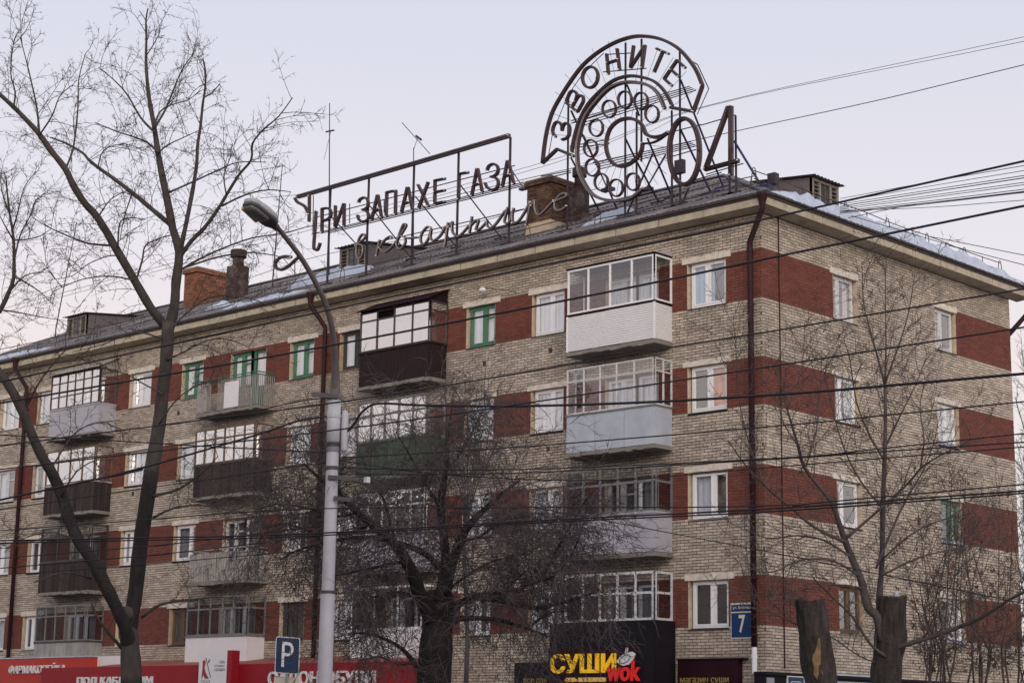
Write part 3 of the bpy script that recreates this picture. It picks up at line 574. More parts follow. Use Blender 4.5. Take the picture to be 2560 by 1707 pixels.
c_ = MB(); hip0 = Vector((OH, -OH, EAVE_Z+.05)); ap = Vector((APEX_X, RIDGE_Y, roofz(RIDGE_Y)+.05)); hip1 = Vector((OH, YB+OH, EAVE_Z+.05))
c_.bar(hip0, ap, .28, .05); c_.bar(hip1, ap, .28, .05); c_.bar(ap, (XL, RIDGE_Y, ap.z), .3, .05); c_.build('ridge_capping', M['slate'], BL)
def dormer(name, O, dirv, W, Hh, Lr, rise):    # small louvred roof hatch: O = front bottom centre, dirv = outward
    dv = Vector(dirv).normalized(); sv = Vector((0, 0, 1)).cross(dv); up = Vector((0, 0, 1)); O = Vector(O)
    W_ = lambda s, d, z: O+sv*s-dv*d+up*z
    D = bpy.data.objects.new('dormer', None); COL.objects.link(D); D.parent = BL
    mb = MB(); h = W/2
    for s in (-h, h):
        mb.add((W_(s, 0, -.3), W_(s, 0, Hh), W_(s, Lr, Hh+rise), W_(s, Lr, -.3)), ((0, 1, 2, 3),))
    mb.quad(W_(-h, .10, -.3), W_(h, .10, -.3), W_(h, .10, Hh), W_(-h, .10, Hh)); mb.build('cheek_boards', M['dormerwood'], D)
    fm = MB(); bars = [(-h, -h+.09), (-h+.36, -h+.44), (h-.44, h-.36), (h-.09, h)]
    for p, q in bars: fm.add([W_(p, 0, -.05), W_(q, 0, -.05), W_(q, 0, Hh), W_(p, 0, Hh), W_(p, .09, -.05), W_(q, .09, -.05), W_(q, .09, Hh), W_(p, .09, Hh)], ((0, 1, 2, 3), (0, 3, 7, 4), (1, 5, 6, 2)))
    for z in (-.05, Hh-.08): fm.add([W_(-h, -.004, z), W_(h, -.004, z), W_(h, -.004, z+.08), W_(-h, -.004, z+.08), W_(-h, .09, z), W_(h, .09, z), W_(h, .09, z+.08), W_(-h, .09, z+.08)], ((0, 1, 2, 3), (0, 4, 5, 1), (3, 2, 6, 7)))
    fm.build('dormer_frame', M['dormerframe'], D)
    for p, q in ((-h+.09, -h+.36), (h-.36, h-.09)):
        n = 7
        for k in range(n):
            z = .05+(Hh-.16)*k/n; lm = MB(); lm.add([W_(p, .005, z), W_(q, .005, z), W_(q, .08, z+.07), W_(p, .08, z+.07), W_(p, .005, z+.012), W_(q, .005, z+.012), W_(q, .08, z+.082), W_(p, .08, z+.082)], ((0, 1, 2, 3), (7, 6, 5, 4), (0, 4, 5, 1))); lm.build('louvre', M['dormerwood'], D)
    wm_ = MB(); wm_.add([W_(-.02, .02, .03), W_(.02, .02, .03), W_(.02, .02, Hh-.08), W_(-.02, .02, Hh-.08)], ((0, 1, 2, 3),)); wm_.add([W_(-h+.44, .02, Hh*.5), W_(h-.44, .02, Hh*.5), W_(h-.44, .02, Hh*.5+.03), W_(-h+.44, .02, Hh*.5+.03)], ((0, 1, 2, 3),)); wm_.build('glazing_bar', M['dormerwood'], D)
    gm = MB(); gm.quad(W_(-h+.44, .04, .03), W_(h-.44, .04, .03), W_(h-.44, .04, Hh-.08), W_(-h+.44, .04, Hh-.08)); gm.build('pane', GLD if name else M['interior'], D)
    rm_ = MB(); n = 30
    for k in range(n):
        s, s2 = -h-.12+(W+.24)*k/n, -h-.12+(W+.24)*(k+1)/n; w1, w2 = .02*math.sin(k*1.9), .02*math.sin((k+1)*1.9)
        for t_ in (0, .015): rm_.quad(W_(s, -.16, Hh+.02+w1+t_), W_(s2, -.16, Hh+.02+w2+t_), W_(s2, Lr+.1, Hh+.06+rise+w2+t_), W_(s, Lr+.1, Hh+.06+rise+w1+t_))
    rm_.build('dormer_roof', M['slate'], D); return D
p = onRoof(905, 690); dormer('a', (onY(880, 690, 2.6).x, 2.6, roofz(2.6)+.02), (0, -1, 0), 1.35, .95, 3.0, .35)
p3 = onY(190, 830, 2.6); dormer('b', (p3.x, 2.6, roofz(2.6)+.05), (0, -1, 0), 1.35, .8, 3.0, .35)
ds = onX(2065, 525, -1.6); dormer('', (-1.6, ds.y, EAVE_Z+SLOPE_S*2.1-.0), (1, 0, 0), 1.35, .95, 3.2, .3)
def brick_box(parent, x0, x1, y0, y1, z0, z1, mt):
    s = MB(); s.box((x0+.012, y0+.012, z0), (x1-.012, y1-.012, z1)); s.build('stack_core', M['chimortar'], parent)
    s = MB(); cols = []; k = 0; z = z0
    while z < z1-.01:
        for (P, u0_, u1_) in ((lambda u, z, d=0.: (u, y0+.012-d, z), x0, x1), (lambda u, z, d=0.: (x1-.012+d, u, z), y0, y1), (lambda u, z, d=0.: (u, y1-.012+d, z), x0, x1), (lambda u, z, d=0.: (x0+.012-d, u, z), y0, y1)):
            u = u0_-(k % 2)*.13
            while u < u1_:
                p, q = max(u, u0_), min(u+.25, u1_)
                if q-p > .03:
                    pr = .012+U(-.005, .006); s.add((P(p, z), P(q, z), P(q, z+.066), P(p, z+.066), P(p+.003, z+.003, pr), P(q-.003, z+.003, pr), P(q-.003, z+.063, pr), P(p+.003, z+.063, pr)), ((4, 5, 6, 7), (0, 1, 5, 4), (1, 2, 6, 5), (2, 3, 7, 6), (3, 0, 4, 7))); cols += [random.random()]*5
                u += .262
        z += .078; k += 1
    s.col = cols; s.build('chimney_bricks', mt, parent, kind='stuff')
def chimney(x0, x1, y0, y1, ztop, mt, base=0):
    C_ = bpy.data.objects.new('chimney', None); COL.objects.link(C_); C_.parent = BL; zb = roofz(y0)-.2
    if base:
        q = MB(); q.box((x0-.02, y0-.02, zb), (x1+.02, y1+.02, zb+base)); q.build('rendered_base', M['plaster'], C_); zb += base
    brick_box(C_, x0, x1, y0, y1, zb, ztop-.2, mt); brick_box(C_, x0-.07, x1+.07, y0-.07, y1+.07, ztop-.2, ztop-.04, mt)
    q = MB(); q.box((x0-.05, y0-.05, ztop-.04), (x1+.05, y1+.05, ztop)); q.build('chimney_cap', M['concrete'], C_)
def vent(px, pyb, pyt, y0, w):
    t_ = onY(px, pyt, y0); V_ = bpy.data.objects.new('vent_pipe', None); COL.objects.link(V_); V_.parent = BL; x_ = t_.x; zt = t_.z
    q = MB(); q.box((x_-w/2, y0-w/2, roofz(y0)-.3), (x_+w/2, y0+w/2, zt-.62)); q.build('vent_box', M['ventpipe'], V_)
    q = MB(); q.tube([(x_, y0, zt-.64), (x_, y0, zt-.25)], w*.36, 14); q.build('vent_neck', M['ventpipe'], V_, True)
    q = MB(); q.tube([(x_, y0, zt-.30), (x_, y0, zt-.27), (x_, y0, zt-.02), (x_, y0, zt)], [w*.40, w*.52, w*.52, w*.46], 16); q.build('vent_cowl', M['ventpipe'], V_)
cA = onY(1318, 450, 2.2); cB = onY(1378, 440, 2.2)
chimney(cA.x-.0, cB.x+.0, 2.2, 3.9, onY(1345, 447, 2.2).z, M['chimdirty'], .55)
vent(1449, 560, 421, 2.9, .43)
cA = onY(462, 680, 3.4); cB = onY(493, 690, 3.4); chimney(cA.x, cB.x, 3.4, 5.6, onY(470, 672, 3.4).z, M['chimbrick'])
vent(597, 760, 626, 3.0, .58)
# ------------------------------------------------------------------ downpipes, cables and fittings on the walls
def downpipe(u, zb, top, mtb=True, lab=None):
    D_ = bpy.data.objects.new('downpipe', None); COL.objects.link(D_); D_.parent = BL; y0 = -.17
    q = MB(); q.tube([(u, y0, zb), (u, y0, 13.9), (u, y0, 14.05), (top[0], top[1], 14.75), (top[0], top[1], 14.95)], .075, 12); q.build('pipe', M['pipe'], D_, True)
    q = MB(); q.tube([(top[0], top[1], 14.82), (top[0], top[1], 14.95), (top[0], top[1], 15.1), (top[0], top[1], 15.16)], [.08, .1, .15, .15], 12); q.build('hopper', M['pipe'], D_)
    z = zb+.3
    while z < 13.9:
        q = MB(); q.tube([(u, y0, z-.02), (u, y0, z+.02)], .085, 12); q.bar((u, y0, z), (u, 0, z), .02); q.build('bracket', M['pipe'], D_); z += 1.4
    return D_
dp = downpipe(-.24, 3.7, (.42, -.52))
q = MB(); q.tube([(-.24, -.17, 3.05), (-.24, -.17, 3.69)], .068, 12); q.tube([(-.24, -.17, 3.42), (-.24, -.17, 3.5)], .08, 12); q.build('white_lower_pipe', M['pvc'], dp)
downpipe(-16.86, .3, (-17.15, -.58)); downpipe(-34.05, .3, (-34.3, -.58))
q = MB(); q.tube([(.035, .72, 14.86), (.035, .73, 9), (.035, .73, 3.2)], .018, 5); q.build('wall_cable', M['pipe'], BL)
q = MB(); q.tube([(-.35, YB+.12, 1.), (-.35, YB+.12, 13.3), (-.15, YB+.16, 13.75), (.62, YB+.62, 14.75), (.62, YB+.62, 15.1)], .075, 10); q.build('rear_downpipe', M['pipe'], BL, True)
for (u_, z_) in ((-7.3, 12.1), (-9.9, 12.05), (-7.35, 9.3), (-7.3, 6.5), (-24.6, 12.1), (-27.0, 9.5)):
    q = MB(); q.box((u_-.06, -.022, z_-.07), (u_+.06, .0, z_+.07)); q.build('vent_hole', M['interior'], BL)
lb = onY(1207, 725, -.25); WLP = thing('wall_lamp', 'small white lamp on a bracket under the eaves above the green-framed window', 'lamp', (lb.x, 0, lb.z))
q = MB(); q.tube([(lb.x+1.15, 0, lb.z-.22), (lb.x+1.1, -.2, lb.z-.18), (lb.x+.08, -.25, lb.z+.05)], .012, 5); q.build('bracket', M['rail'], WLP)
q = MB(); q.tube([(lb.x, -.25, lb.z+.08), (lb.x-.0, -.25, lb.z+.04), (lb.x, -.25, lb.z-.03), (lb.x, -.25, lb.z-.08)], [.04, .1, .12, .06], 10); q.build('lamp_shade', M['porcelain'], WLP)

# ------------------------------------------------------------------ snow on the roof
def lump_sheet(o_fn, nu, nv, thick, name):
    mb = MB(); import mathutils; nz = mathutils.noise.noise; vs_ = []
    for i in range(nu+1):
        for j in range(nv+1):
            s, t_ = i/nu, j/nv; base, nrm = o_fn(s, t_); e_ = min(1, 5*min(s, 1-s))*min(1, 4*min(t_, 1-t_)+.0)
            h = thick*e_**.5*(.75+.8*nz(base*1.5)+.6*nz(base*4.)); vs_.append(base+nrm*max(h, -.01))
    fs = [(i*(nv+1)+j, (i+1)*(nv+1)+j, (i+1)*(nv+1)+j+1, i*(nv+1)+j+1) for i in range(nu) for j in range(nv)]
    mb.add(vs_, fs); return mb
def front_snow(px0, px1, y0, y1, thick=.12, skew=.4):
    a_ = onRoof(*px0).x; b2 = onRoof(*px1).x
    def fn(s, t_):
        x_ = a_+(b2-a_)*s; w_ = .5+.5*math.sin(s*math.pi)+.18*math.sin(s*11+a_); y_ = y0+(y1-y0)*t_*w_+skew*(s-.5)*.3
        return Vector((x_, y_, roofz(y_)+.035)), Vector((0, -.3, 1)).normalized()
    return fn
SN = []
def sidefn(s, t_):
    y_ = .3+(YB+.6)*s; w_ = .55+.45*min(1, s*2.2)+.12*math.sin(s*17); x_ = OH+.03-1.35*w_*t_
    return Vector((x_, y_, EAVE_Z+SLOPE_S*(OH-x_)+.02)), Vector((.25, 0, 1)).normalized()
S1_ = lump_sheet(sidefn, 150, 10, .30, 's')
snow = MB(); snow.add(S1_.v, S1_.f)
for q_ in (((925, 655), (1030, 640), 1.7, 3.0, .3), ((1440, 575), (1510, 560), .9, 2.2, .16), ((520, 790), (735, 740), -.1, .7, .10), ((-60, 900), (250, 830), .0, .8, .12), ((560, 770), (640, 735), 1.0, 1.7, .12)):
    s_ = lump_sheet(front_snow(*q_[:4]), 40, 8, q_[4], 's'); snow.add(s_.v, s_.f)
so = snow.build('roof_snow', M['snow'], None, True, 'stuff'); so['label'] = 'bluish patches of old snow lying along the roof edge'; so['category'] = 'snow'

# ------------------------------------------------------------------ roof railing
def railing(pts_, label, hoops):
    R_ = thing('roof_railing', label, 'railing', pts_[0]); n = len(pts_)
    for h in (.42, .2):
        q = MB(); q.tube([Vector(p)+Vector((0, 0, h+.02*math.sin(i*1.7))) for i, p in enumerate(pts_)], .015, 4); q.build('rail', M['rail'], R_)
    for i, p in enumerate(pts_):
        p = Vector(p); q = MB()
        if i % 2 == 0:
            d = hoops*.13; q.tube([p-d+Vector((0, 0, -.05)), p-d*.7+Vector((0, 0, .35)), p-d*.3+Vector((0, 0, .5)), p+d*.3+Vector((0, 0, .5)), p+d*.7+Vector((0, 0, .35)), p+d+Vector((0, 0, -.05))], .015, 4); q.build('hoop', M['rail'], R_)
        else: q.tube([p+Vector((0, 0, -.05)), p+Vector((0, 0, .43))], .015, 4); q.build('post', M['rail'], R_)
railing([(-.4-1.35*i, .25, roofz(.25)) for i in range(29)], 'thin rusty rod railing with hoops along the front roof edge', Vector((1, 0, 0)))
railing([(-.35, .2+1.08*i, EAVE_Z+SLOPE_S*.85+.05) for i in range(13)], 'thin rusty rod railing with hoops above the snowy side eave', Vector((0, 1, 0)))
# ------------------------------------------------------------------ rooftop signs (dead neon lettering)
SY = .6
CT = crop((660, 300, 1440, 720), 2352); CD = crop((1300, 60, 1960, 560), 2070)
def sp(cr, pts_, y=SY): return [onY(*cr(*p), y) for p in pts_]
def smooth(pts_, n=4):
    if len(pts_) < 3: return pts_
    out = []; k = len(pts_)
    for i in range(k-1):
        p0, p1, p2, p3 = pts_[max(i-1, 0)], pts_[i], pts_[i+1], pts_[min(i+2, k-1)]
        for j in range(n):
            t_ = j/n; out.append(.5*((2*p1)+(p2-p0)*t_+(2*p0-5*p1+4*p2-p3)*t_*t_+(3*p1-p0-3*p2+p3)*t_**3))
    out.append(pts_[-1]); return out
def letter(root, cr, strokes, w=.085, d=.09, name='letter', curved=False, mt='signsteel', tubes=1, nmat='signsteel'):
    mb = MB(); tb = MB(); ib = MB()
    for st in strokes:
        p = [Vector(x_) for x_ in sp(cr, st)]
        if curved or len(st) > 3: p = smooth(p, 4)
        yo = U(0, .004)
        for x_ in p: x_.y += yo
        mb.ribbon(p, w, d)
        offs = (0,) if tubes == 1 else (-w*.24, w*.24)
        for of in offs:
            pt = []
            for i, x_ in enumerate(p):
                t_ = (p[min(i+1, len(p)-1)]-p[max(i-1, 0)]).normalized(); qv = t_.cross(Vector((0, -1, 0))); pt.append(x_+Vector((0, -d-.03, 0))+qv*of)
            tb.tube(pt, .014, 5)
        for e_ in (p[0], p[-1]):
            ib.tube([e_+Vector((0, -d, 0)), e_+Vector((0, -d-.05, 0))], .02, 5)
    o = mb.build(name, M[mt], root); tb.build('neon_tube', M[nmat], o, True); ib.build('insulator', M['porcelain'], o); return o
T = thing('rooftop_lettering_sign', 'two lines of dark metal rooftop letters under a long handset bar', 'sign', (-14.3, SY, roofz(SY)))
for st in ([[(447, 850), (447, 670)], [(447, 672), (490, 668), (512, 690), (510, 730), (480, 755), (447, 760)]],
           [[(548, 648), (545, 818)], [(545, 815), (611, 635)], [(614, 632), (612, 805)]],
           [[(722, 625), (735, 600), (765, 588), (790, 605), (793, 650), (775, 672), (752, 680)], [(752, 680), (780, 690), (797, 720), (790, 755), (755, 768), (725, 755), (715, 720)]],
           [[(865, 568), (820, 760)], [(868, 568), (895, 740)], [(838, 690), (885, 672)]],
           [[(935, 550), (930, 730)], [(935, 548), (1005, 535)], [(1003, 535), (1000, 715)]],
           [[(1090, 512), (1045, 705)], [(1095, 510), (1130, 690)], [(1060, 635), (1112, 620)]],
           [[(1170, 492), (1250, 655)], [(1248, 470), (1175, 670)]],
           [[(1298, 460), (1296, 635)], [(1298, 460), (1375, 445)], [(1300, 548), (1375, 532)], [(1298, 632), (1375, 618)]],
           [[(1480, 410), (1475, 600)], [(1480, 410), (1550, 398)]],
           [[(1615, 370), (1575, 575)], [(1620, 370), (1655, 550)], [(1592, 495), (1640, 482)]],
           [[(1690, 385), (1705, 350), (1740, 335), (1768, 355), (1772, 395), (1745, 425), (1720, 432)], [(1720, 432), (1755, 440), (1775, 470), (1765, 515), (1725, 530), (1690, 510), (1675, 478)]],
           [[(1845, 310), (1805, 510)], [(1850, 310), (1892, 485)], [(1820, 430), (1875, 415)]]):
    letter(T, CT, st, .07)
for st in ([[(700, 950), (730, 925), (765, 895), (770, 870), (750, 865), (728, 890), (715, 930), (705, 990), (715, 1035), (735, 1045), (752, 1010), (755, 965), (745, 945), (715, 940), (695, 930)]],
           [[(880, 905), (868, 965), (855, 1025)], [(880, 965), (920, 905), (960, 880), (968, 890)], [(880, 965), (900, 990), (930, 995), (980, 950), (1010, 910)]],
           [[(1010, 910), (1045, 860), (1075, 810), (1078, 790), (1060, 790), (1040, 830), (1020, 890), (1008, 940), (1020, 970), (1045, 970), (1072, 930), (1070, 890), (1050, 880)], [(1070, 890), (1110, 893), (1175, 885)]],
           [[(1265, 815), (1240, 808), (1205, 845), (1188, 890), (1195, 930), (1220, 935), (1250, 890), (1270, 820), (1262, 880), (1275, 910), (1300, 905), (1340, 870), (1380, 800)]],
           [[(1395, 775), (1383, 870), (1370, 960)], [(1400, 810), (1430, 770), (1425, 800), (1430, 850), (1465, 880), (1500, 860), (1560, 790)]],
           [[(1575, 730), (1565, 800), (1555, 860)], [(1565, 800), (1600, 765), (1625, 760), (1610, 810), (1605, 830), (1640, 820), (1690, 765)], [(1690, 765), (1690, 800), (1720, 815), (1760, 780), (1830, 680)]],
           [[(1845, 660), (1825, 740), (1820, 770), (1840, 785), (1862, 760), (1890, 670)], [(1890, 665), (1880, 720), (1885, 770), (1920, 770), (1960, 720), (2015, 620)]],
           [[(2020, 620), (2003, 705), (1985, 795)], [(2025, 650), (2050, 608), (2050, 650), (2065, 710), (2090, 715), (2130, 680), (2195, 610)]],
           [[(2195, 620), (2240, 600), (2285, 580), (2290, 560), (2260, 560), (2220, 590), (2200, 635), (2210, 680), (2250, 680), (2290, 650)]]):
    letter(T, CT, st, .058, .05, 'script_letter', True, tubes=2, nmat='neon')
letter(T, CT, [[(265, 582), (1060, 355), (1860, 122)]], .12, .12, 'handset_bar'); letter(T, CT, [[(240, 592), (260, 622), (310, 650), (335, 690), (352, 712)], [(350, 575), (349, 672), (347, 770)]], .09, .08, 'handset_end', True)
letter(T, CT, [[(400, 690), (392, 830), (383, 955), (395, 980), (415, 975), (432, 928)]], .085, .08, 'handset_hook', True)
letter(T, CT, [[(275, 1030), (240, 1060), (190, 1105), (140, 1130), (105, 1120), (95, 1085), (120, 1045), (170, 1030), (215, 1035)]], .09, .08, 'handset_cord', True)
fr = MB()
for a_, b2 in (((370, 740), (1890, 345)), ((360, 862), (1960, 470)), ((430, 855), (1960, 483)), ((500, 850), (1960, 496)), ((700, 955), (1960, 672)), ((1090, 962), (1900, 775)), ((232, 1075), (232, 1175)), ((372, 570), (368, 860)), ((905, 600), (905, 700)), ((645, 630), (645, 780))):
    p, q = sp(CT, (a_, b2), SY+.04); fr.tube([p, q], .018, 5)
fr.build('support_rails', M['signframe'], T)
for a_, b2 in (((502, 525), (482, 1195)), ((792, 435), (785, 1190)), ((1132, 345), (1130, 1095)), ((1468, 250), (1466, 1022)), ((1858, 130), (1850, 935))):
    p, q = sp(CT, (a_, b2), SY+.08); q.z = min(q.z, roofz(SY)); q.x = p.x; m_ = MB(); m_.bar(p, q, .055, upv=(0, 1, 0)); m_.box((p.x-.25, SY-.05, roofz(SY)-.05), (p.x+.25, SY+.25, roofz(SY)+.09)); m_.build('post', M['signframe'], T)
for a_, b2 in (((500, 720), (835, 1090)), ((800, 650), (1125, 1060)), ((1140, 575), (1465, 975)), ((1480, 490), (1800, 905)), ((1862, 370), (1960, 520))):
    p = sp(CT, (a_,), SY+.1)[0]; q = onRoof(*CT(*b2)); m_ = MB(); m_.tube([p, q], .022, 5); m_.box((q.x-.25, q.y-.12, q.z-.05), (q.x+.2, q.y+.12, q.z+.07)); m_.build('back_stay', M['signframe'], T)

Dl = thing('rooftop_dial_sign', 'round telephone dial sign of dark channels with arched letters and the number 04', 'sign', (-3.5, SY, roofz(SY)))
def ell(cx, cy, rx, ry, n=20, t0=0): return [(cx+rx*math.cos(t0+2*math.pi*k/n), cy+ry*math.sin(t0+2*math.pi*k/n)) for k in range(n+1)]
OUT = [(185, 1095), (200, 960), (225, 820), (270, 680), (350, 540), (430, 420), (510, 320), (610, 235), (715, 170), (820, 125), (925, 102), (1040, 108), (1140, 135), (1240, 190), (1320, 270), (1390, 370), (1440, 490)]
letter(Dl, CD, [OUT, [(1440, 490), (1370, 690)], [(1375, 692), (1190, 660)], [(185, 1095), (300, 985)], [(300, 985), (430, 1040)]], .085, .1, 'outer_arc', True)
letter(Dl, CD, [[(415, 1010), (430, 920), (470, 780), (540, 640), (640, 530), (740, 450), (850, 415), (950, 420), (1060, 455), (1140, 530), (1190, 620), (1200, 650)]], .078, .1, 'middle_arc', True)
letter(Dl, CD, [[(1145, 670), (1090, 550), (1010, 485), (900, 462), (800, 470), (700, 520), (600, 625), (520, 740), (480, 870), (460, 980), (465, 1100), (490, 1200), (565, 1325), (650, 1375), (755, 1390), (870, 1375), (930, 1335), (985, 1290)]], .085, .1, 'dial_ring', True, tubes=2, nmat='neon')
letter(Dl, CD, [[(1175, 850), (1130, 880), (1060, 892), (1000, 870), (985, 840), (960, 790), (910, 755), (850, 745), (780, 765), (720, 820), (690, 900), (685, 980), (710, 1060), (750, 1105), (800, 1120), (860, 1105), (920, 1060), (960, 1000), (970, 940)]], .09, .1, 'inner_ring', True)
letter(Dl, CD, [[(970, 940), (1040, 935), (1100, 910), (1175, 855)]], .05, .06, 'inner_ring_tail', True)
for (cx, cy) in ((830, 598), (957, 608), (1042, 710), (707, 670), (605, 818), (562, 978), (575, 1128), (645, 1243), (762, 1288), (893, 1240)):
    letter(Dl, CD, [ell(cx, cy, 52, 66, 18)], .046, .06, 'finger_hole', True)
for st in ([[(290, 890), (265, 850), (280, 790), (308, 772), (335, 800), (338, 842)], [(338, 842), (355, 790), (385, 788), (400, 830), (385, 890), (340, 912)]],
           [[(370, 622), (460, 695)], [(370, 620), (400, 545), (430, 530), (455, 560), (442, 612), (418, 652)], [(442, 612), (470, 570), (500, 572), (505, 610), (485, 650), (460, 695)]],
           [[(560+60*math.cos(t_)*math.cos(.15)-82*math.sin(t_)*math.sin(.15), 423+60*math.cos(t_)*math.sin(.15)+82*math.sin(t_)*math.cos(.15)) for t_ in [2*math.pi*k/20 for k in range(21)]]],
           [[(688, 240), (702, 400)], [(770, 200), (790, 365)], [(700, 312), (783, 284)]],
           [[(900, 175), (875, 350)], [(875, 350), (988, 175)], [(990, 170), (965, 350)]],
           [[(1080, 200), (1175, 240)], [(1130, 220), (1060, 385)]],
           [[(1240, 290), (1140, 435)], [(1240, 290), (1305, 350)], [(1195, 365), (1255, 420)], [(1140, 435), (1200, 490)]]):
    letter(Dl, CD, st, .07)
letter(Dl, CD, [ell(1300, 1005, 118, 258, 28)], .105, .11, 'numeral_zero', True, tubes=2)
letter(Dl, CD, [[(1648, 652), (1468, 1140)], [(1460, 1145), (1725, 1075)], [(1664, 650), (1665, 1190)]], .105, .11, 'numeral_four', tubes=2)
fr = MB()
for dy in (0, 17, 34, 51):
    for a_, b2 in (((400, 760), (1330, 490)), ((570, 1088), (1340, 925))):
        p, q = sp(CD, ((a_[0]+dy, a_[1]+dy), (b2[0]+dy, b2[1]+dy*.6)), SY+.1+dy*.004); fr.tube([p, q], .016, 4)
for a_, b2 in (((390, 960), (700, 905)), ((390, 975), (700, 940)), ((1420, 795), (1690, 715)), ((165, 1195), (400, 1150)), ((180, 1215), (400, 1165)), ((1460, 1180), (1750, 1095)), ((1290, 1245), (1580, 1165)), ((1140, 1055), (1380, 985)), ((650, 378), (990, 350)), ((690, 240), (870, 230)), ((1180, 850), (1420, 790)), ((400, 780), (830, 640)),
             ((1340, 290), (1392, 320)), ((1392, 320), (1480, 510)), ((1480, 510), (1390, 710)), ((215, 1080), (255, 860)), ((255, 860), (370, 570)), ((370, 570), (500, 380)), ((500, 380), (655, 232))):
    p, q = sp(CD, (a_, b2), SY+.05); fr.tube([p, q], .017, 4)
cx, cy = 835, 930
for k in range(26):
    an = 2*math.pi*k/26+.1; p, q = sp(CD, ((cx+170*math.cos(an), cy+190*math.sin(an)), (cx+U(340, 380)*math.cos(an), cy+U(430, 460)*math.sin(an))), SY+.05)
    if q.z > roofz(SY)+.2: fr.tube([p, q], .007, 3)
for k in range(13):
    an = math.radians(185+12*k); p, q = sp(CD, ((cx+360*math.cos(an), cy+480*math.sin(an)), (cx+640*math.cos(an), cy+815*math.sin(an))), SY+.05); fr.tube([p, q], .007, 3)
fr.build('support_rails', M['signframe'], Dl)
for x_, y0, y1 in ((380, 560, 1440), (828, 150, 1530), (953, 120, 1080), (915, 690, 1380), (1190, 680, 1360), (1253, 220, 1430), (1640, 820, 1360), (1690, 720, 1340)):
    p, q = sp(CD, ((x_, y0), (x_, y1)), SY+.12); q.x = p.x; q.z = max(q.z, roofz(SY)) if y1 < 1300 else roofz(SY); m_ = MB(); m_.bar(p, q, .045, upv=(0, 1, 0))
    if y1 > 1300: m_.box((p.x-.2, SY-.02, roofz(SY)-.05), (p.x+.2, SY+.26, roofz(SY)+.08))
    m_.build('post', M['signframe'], Dl)
for a_, b2, mt_ in (((1000, 900), (1200, 1375), 'bluesteel'), ((910, 1070), (1095, 1412), 'signframe'), ((400, 1050), (645, 1510), 'signframe'), ((830, 905), (905, 1060), 'bluesteel'), ((690, 1290), (770, 1472), 'bluesteel'), ((1260, 440), (1600, 1295), 'bluesteel'), ((1680, 920), (1905, 1290), 'bluesteel'), ((1260, 830), (1505, 1338), 'bluesteel'), ((1040, 1020), (830, 1510), 'signframe'), ((1320, 1290), (1265, 1425), 'signframe'), ((1140, 1030), (985, 1300), 'signframe'), ((840, 480), (935, 720), 'bluesteel'), ((400, 680), (580, 1060), 'signframe'), ((500, 880), (690, 1300), 'bluesteel')):
    p = sp(CD, (a_,), SY+.12)[0]; q = onRoof(*CD(*b2)) if b2[1] > 1280 else sp(CD, (b2,), SY+1.0)[0]
    m_ = MB(); m_.tube([p, q], .032, 6)
    if b2[1] > 1280: m_.box((q.x-.26, q.y-.12, q.z-.06), (q.x+.26, q.y+.12, q.z+.06))
    m_.build('leg', M[mt_], Dl)
p = sp(CD, ((1250, 1120),), SY)[0]; m_ = MB(); m_.box((p.x-.14, SY-.05, p.z-.19), (p.x+.14, SY+.1, p.z+.19)); m_.build('junction_box', M['signframe'], Dl)
fp = onY(1933, 448, .9); FB = thing('floodlight', 'small dark box floodlight on a stand at the roof corner', 'lamp', (fp.x, .9, fp.z-.5))
m_ = MB(); m_.box((fp.x-.12, .8, fp.z-.15), (fp.x+.12, 1.0, fp.z+.15)); m_.build('housing', M['signframe'], FB); m_ = MB(); m_.tube([(fp.x, .9, fp.z-.15), (fp.x-.2, .9, fp.z-.35), (fp.x-.6, 1.2, fp.z-.7)], .025, 5); m_.build('stand', M['signframe'], FB)

# ------------------------------------------------------------------ antennas
def antenna(label, top, bottom, arms, y):
    p, q = onY(*top, y), onY(*bottom, y); A_ = thing('antenna', label, 'antenna', q, 'antennas standing on the roof'); m_ = MB()
    q2 = Vector((q.x, y, min(q.z, roofz(y)))); m_.tube([p, Vector((q.x, q.y, q.z)), q2], [.016, .028, .028], 5); m_.build('mast', M['signframe'], A_)
    for a_, b2, r_ in arms:
        m_ = MB(); m_.tube([onY(*a_, y+U(-.2, .2)), onY(*b2, y+U(-.2, .2))], r_, 4); m_.build('arm', M['signframe'], A_)
antenna('tall mast antenna with a thin whip and sloping rod rising behind the letters', (824, 258), (822, 700), [((828, 325), (810, 400), .008), ((815, 330), (835, 326), .03)], 2.2)
antenna('antenna with a crossed slanting dipole above the handset bar', (1034, 370), (1033, 640), [((1005, 307), (1075, 385), .014), ((1045, 342), (1035, 372), .012), ((1040, 340), (1053, 350), .04)], 3.)
antenna('yagi antenna with two boom arms between the lamp and the poplar', (706, 412), (682, 700), [((635, 427), (712, 415), .012), ((712, 400), (713, 435), .01), ((690, 495), (725, 520), .008), ((700, 490), (728, 512), .008), ((650, 495), (752, 487), .01), ((706, 412), (728, 428), .008)], 4.)
antenna('leaning antenna mast with double crossbars left of the poplar trunk', (192, 555), (140, 820), [((135, 608), (185, 622), .01), ((130, 622), (182, 624), .01), ((190, 545), (205, 562), .01), ((150, 560), (190, 556), .008)], 4.)

